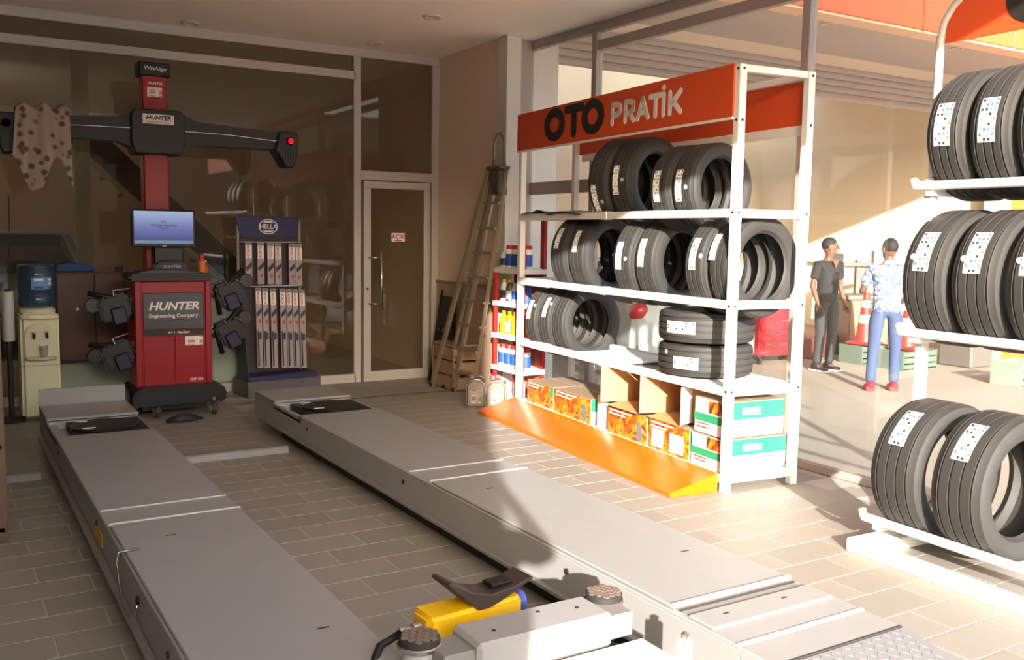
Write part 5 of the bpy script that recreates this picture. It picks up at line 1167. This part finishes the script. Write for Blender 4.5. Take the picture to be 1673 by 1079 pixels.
def plastic_crate(name, label, x, y, sx, sy, sz, m, rz=0., z=GZ):
    t = thing(name, label, 'crate', (x, y, z), rz)
    for k in range(3): z0 = sz*k/3; MB().box(-sx/2, sx/2, -sy/2, -sy/2+.02, z0+.005, z0+sz/3-.012).build('slat', m, t, .003); MB().box(-sx/2, sx/2, sy/2-.02, sy/2, z0+.005, z0+sz/3-.012).build('slat', m, t, .003)
    for sg in (-1, 1): MB().box(sg*sx/2-.01, sg*sx/2+.01, -sy/2, sy/2, 0, sz).build('end', m, t, .003)
    MB().box(-sx/2, sx/2, -sy/2, sy/2, .0, .02).build('bottom', m, t); MB().box(-sx/2+.012, sx/2-.012, -sy/2+.022, sy/2-.022, sz*.55, sz*.6).build('contents', M('crate_contents', (90, 92, 88), .8), t)
    return t
grn = M('block_green_grey', (96, 112, 100), .7)
plastic_crate('crate', 'green grey crate under the red cone left of the patterned shirt man', 11.25, 8.78, .55, .4, .26, grn)
cone('red and white traffic cone standing on the crate between the two men', 11.25, 8.78, GZ+.262)
plastic_crate('crate', 'green grey crate right behind the legs of the man in jeans', 11.35, 8.16, .7, .45, .26, grn)
cone('red traffic cone half hidden behind the man in jeans', 11.35, 8.16, GZ+.262)
plastic_crate('crate', 'orange crate on the paving between the middle and bottom tyres of the stand', 11.5, 5.35, .7, .45, .32, M('crate_orange', (240, 110, 40), .5))
plastic_crate('crate', 'pale green crate on the paving beside the white stand post', 11.3, 6.55, .5, .4, .3, M('crate_pale_green', (136, 156, 140), .6))
# wall rail with balancing machine between the two men
t = thing('wall_rail', 'long white horizontal rail along the sunlit bay wall behind the men', 'rail', (12.9, 10.2, 1.1))
MB().bar((0, -2.0, .06), (0, 2.2, .06), .06, .12).build('rail', white_steel, t, .006)
for y in (-1.8, 0, 2.0): MB().box(.0, .1, y-.03, y+.03, -.04, .1).build('bracket', dark_steel, t)
o = MB().prism([(-.09, 0), (.09, 0), (.06, .12), (.02, .18), (-.02, .24), (-.07, .14)], -.06, .06, Matrix(((0, 0, 1, 0), (1, 0, 0, 0), (0, 1, 0, 0), (0, 0, 0, 1)))).build('paper_bag', paper_white, None, .01, loc=(12.9, 9.65, 1.222)); tag(o, 'small white paper bag standing on the white wall rail between the men', 'bag')
wb = thing('wheel_balancer', 'dark grey wheel balancing machine with a horizontal arm between the two men', 'machine', (11.9, 9.35, GZ), -.5)
gm2 = M('balancer_grey', (104, 98, 92), .5)
MB().box(-.30, .30, -.25, .30, .05, .85).build('base_cabinet', M('balancer_base', (150, 124, 96), .5), wb, .02); MB().box(-.35, .35, -.3, .34, .0, .05).build('foot', dark_steel, wb)
MB().box(-.34, .34, -.28, .32, .85, .92).build('weight_tray', gm2, wb, .01); MB().tube([(0, -.2, .72), (0, -.55, .72)], .03, 12).build('shaft', chrome, wb)
MB().lathe([(.05, 0), (.12, .01), (.12, .04), (.04, .06)], 20, TR(0, -.42, .72) @ RX(PI/2)).build('clamping_cone', dark_steel, wb); MB().box(-.04, .04, .2, .28, .92, 1.42).build('mast', gm2, wb, .006)
MB().bar((-.55, .2, 1.36), (.45, .2, 1.36), .07, .06).build('arm', gm2, wb, .006); MB().box(-.50, -.28, .12, .26, 1.26, 1.52).build('display_head', dark_steel, wb, .01); MB().box(.2, .34, .14, .26, 1.38, 1.58).build('sensor_head', M('sensor_pale', (206, 196, 176), .5), wb, .01)
o = MB().box(-1.1, 1.1, -.5, .5, .0, .30).build('floor_ramp', M('floor_ramp', (120, 70, 58), .6, 0, .1), None, .03, loc=(11.6, 10.1, GZ), rz=.4); tag(o, 'low dark red floor ramp at the foot of the sunlit bay wall', 'ramp')
bt_ = thing('tyre_machine', 'grey round topped tyre machine head peeping out beside the middle tier tyre', 'machine', (12.3, 7.9, GZ))
MB().box(-.25, .25, -.25, .25, 0, .9).build('base', gm2, bt_, .02); MB().tube([(0, .1, .9), (0, .1, 1.5)], .06, 12).build('column', gm2, bt_); MB().ellipsoid((0, .05, 1.52), (.17, .17, .17)).build('head', M('head_silver', (170, 164, 156), .35, .3), bt_, smooth=True)
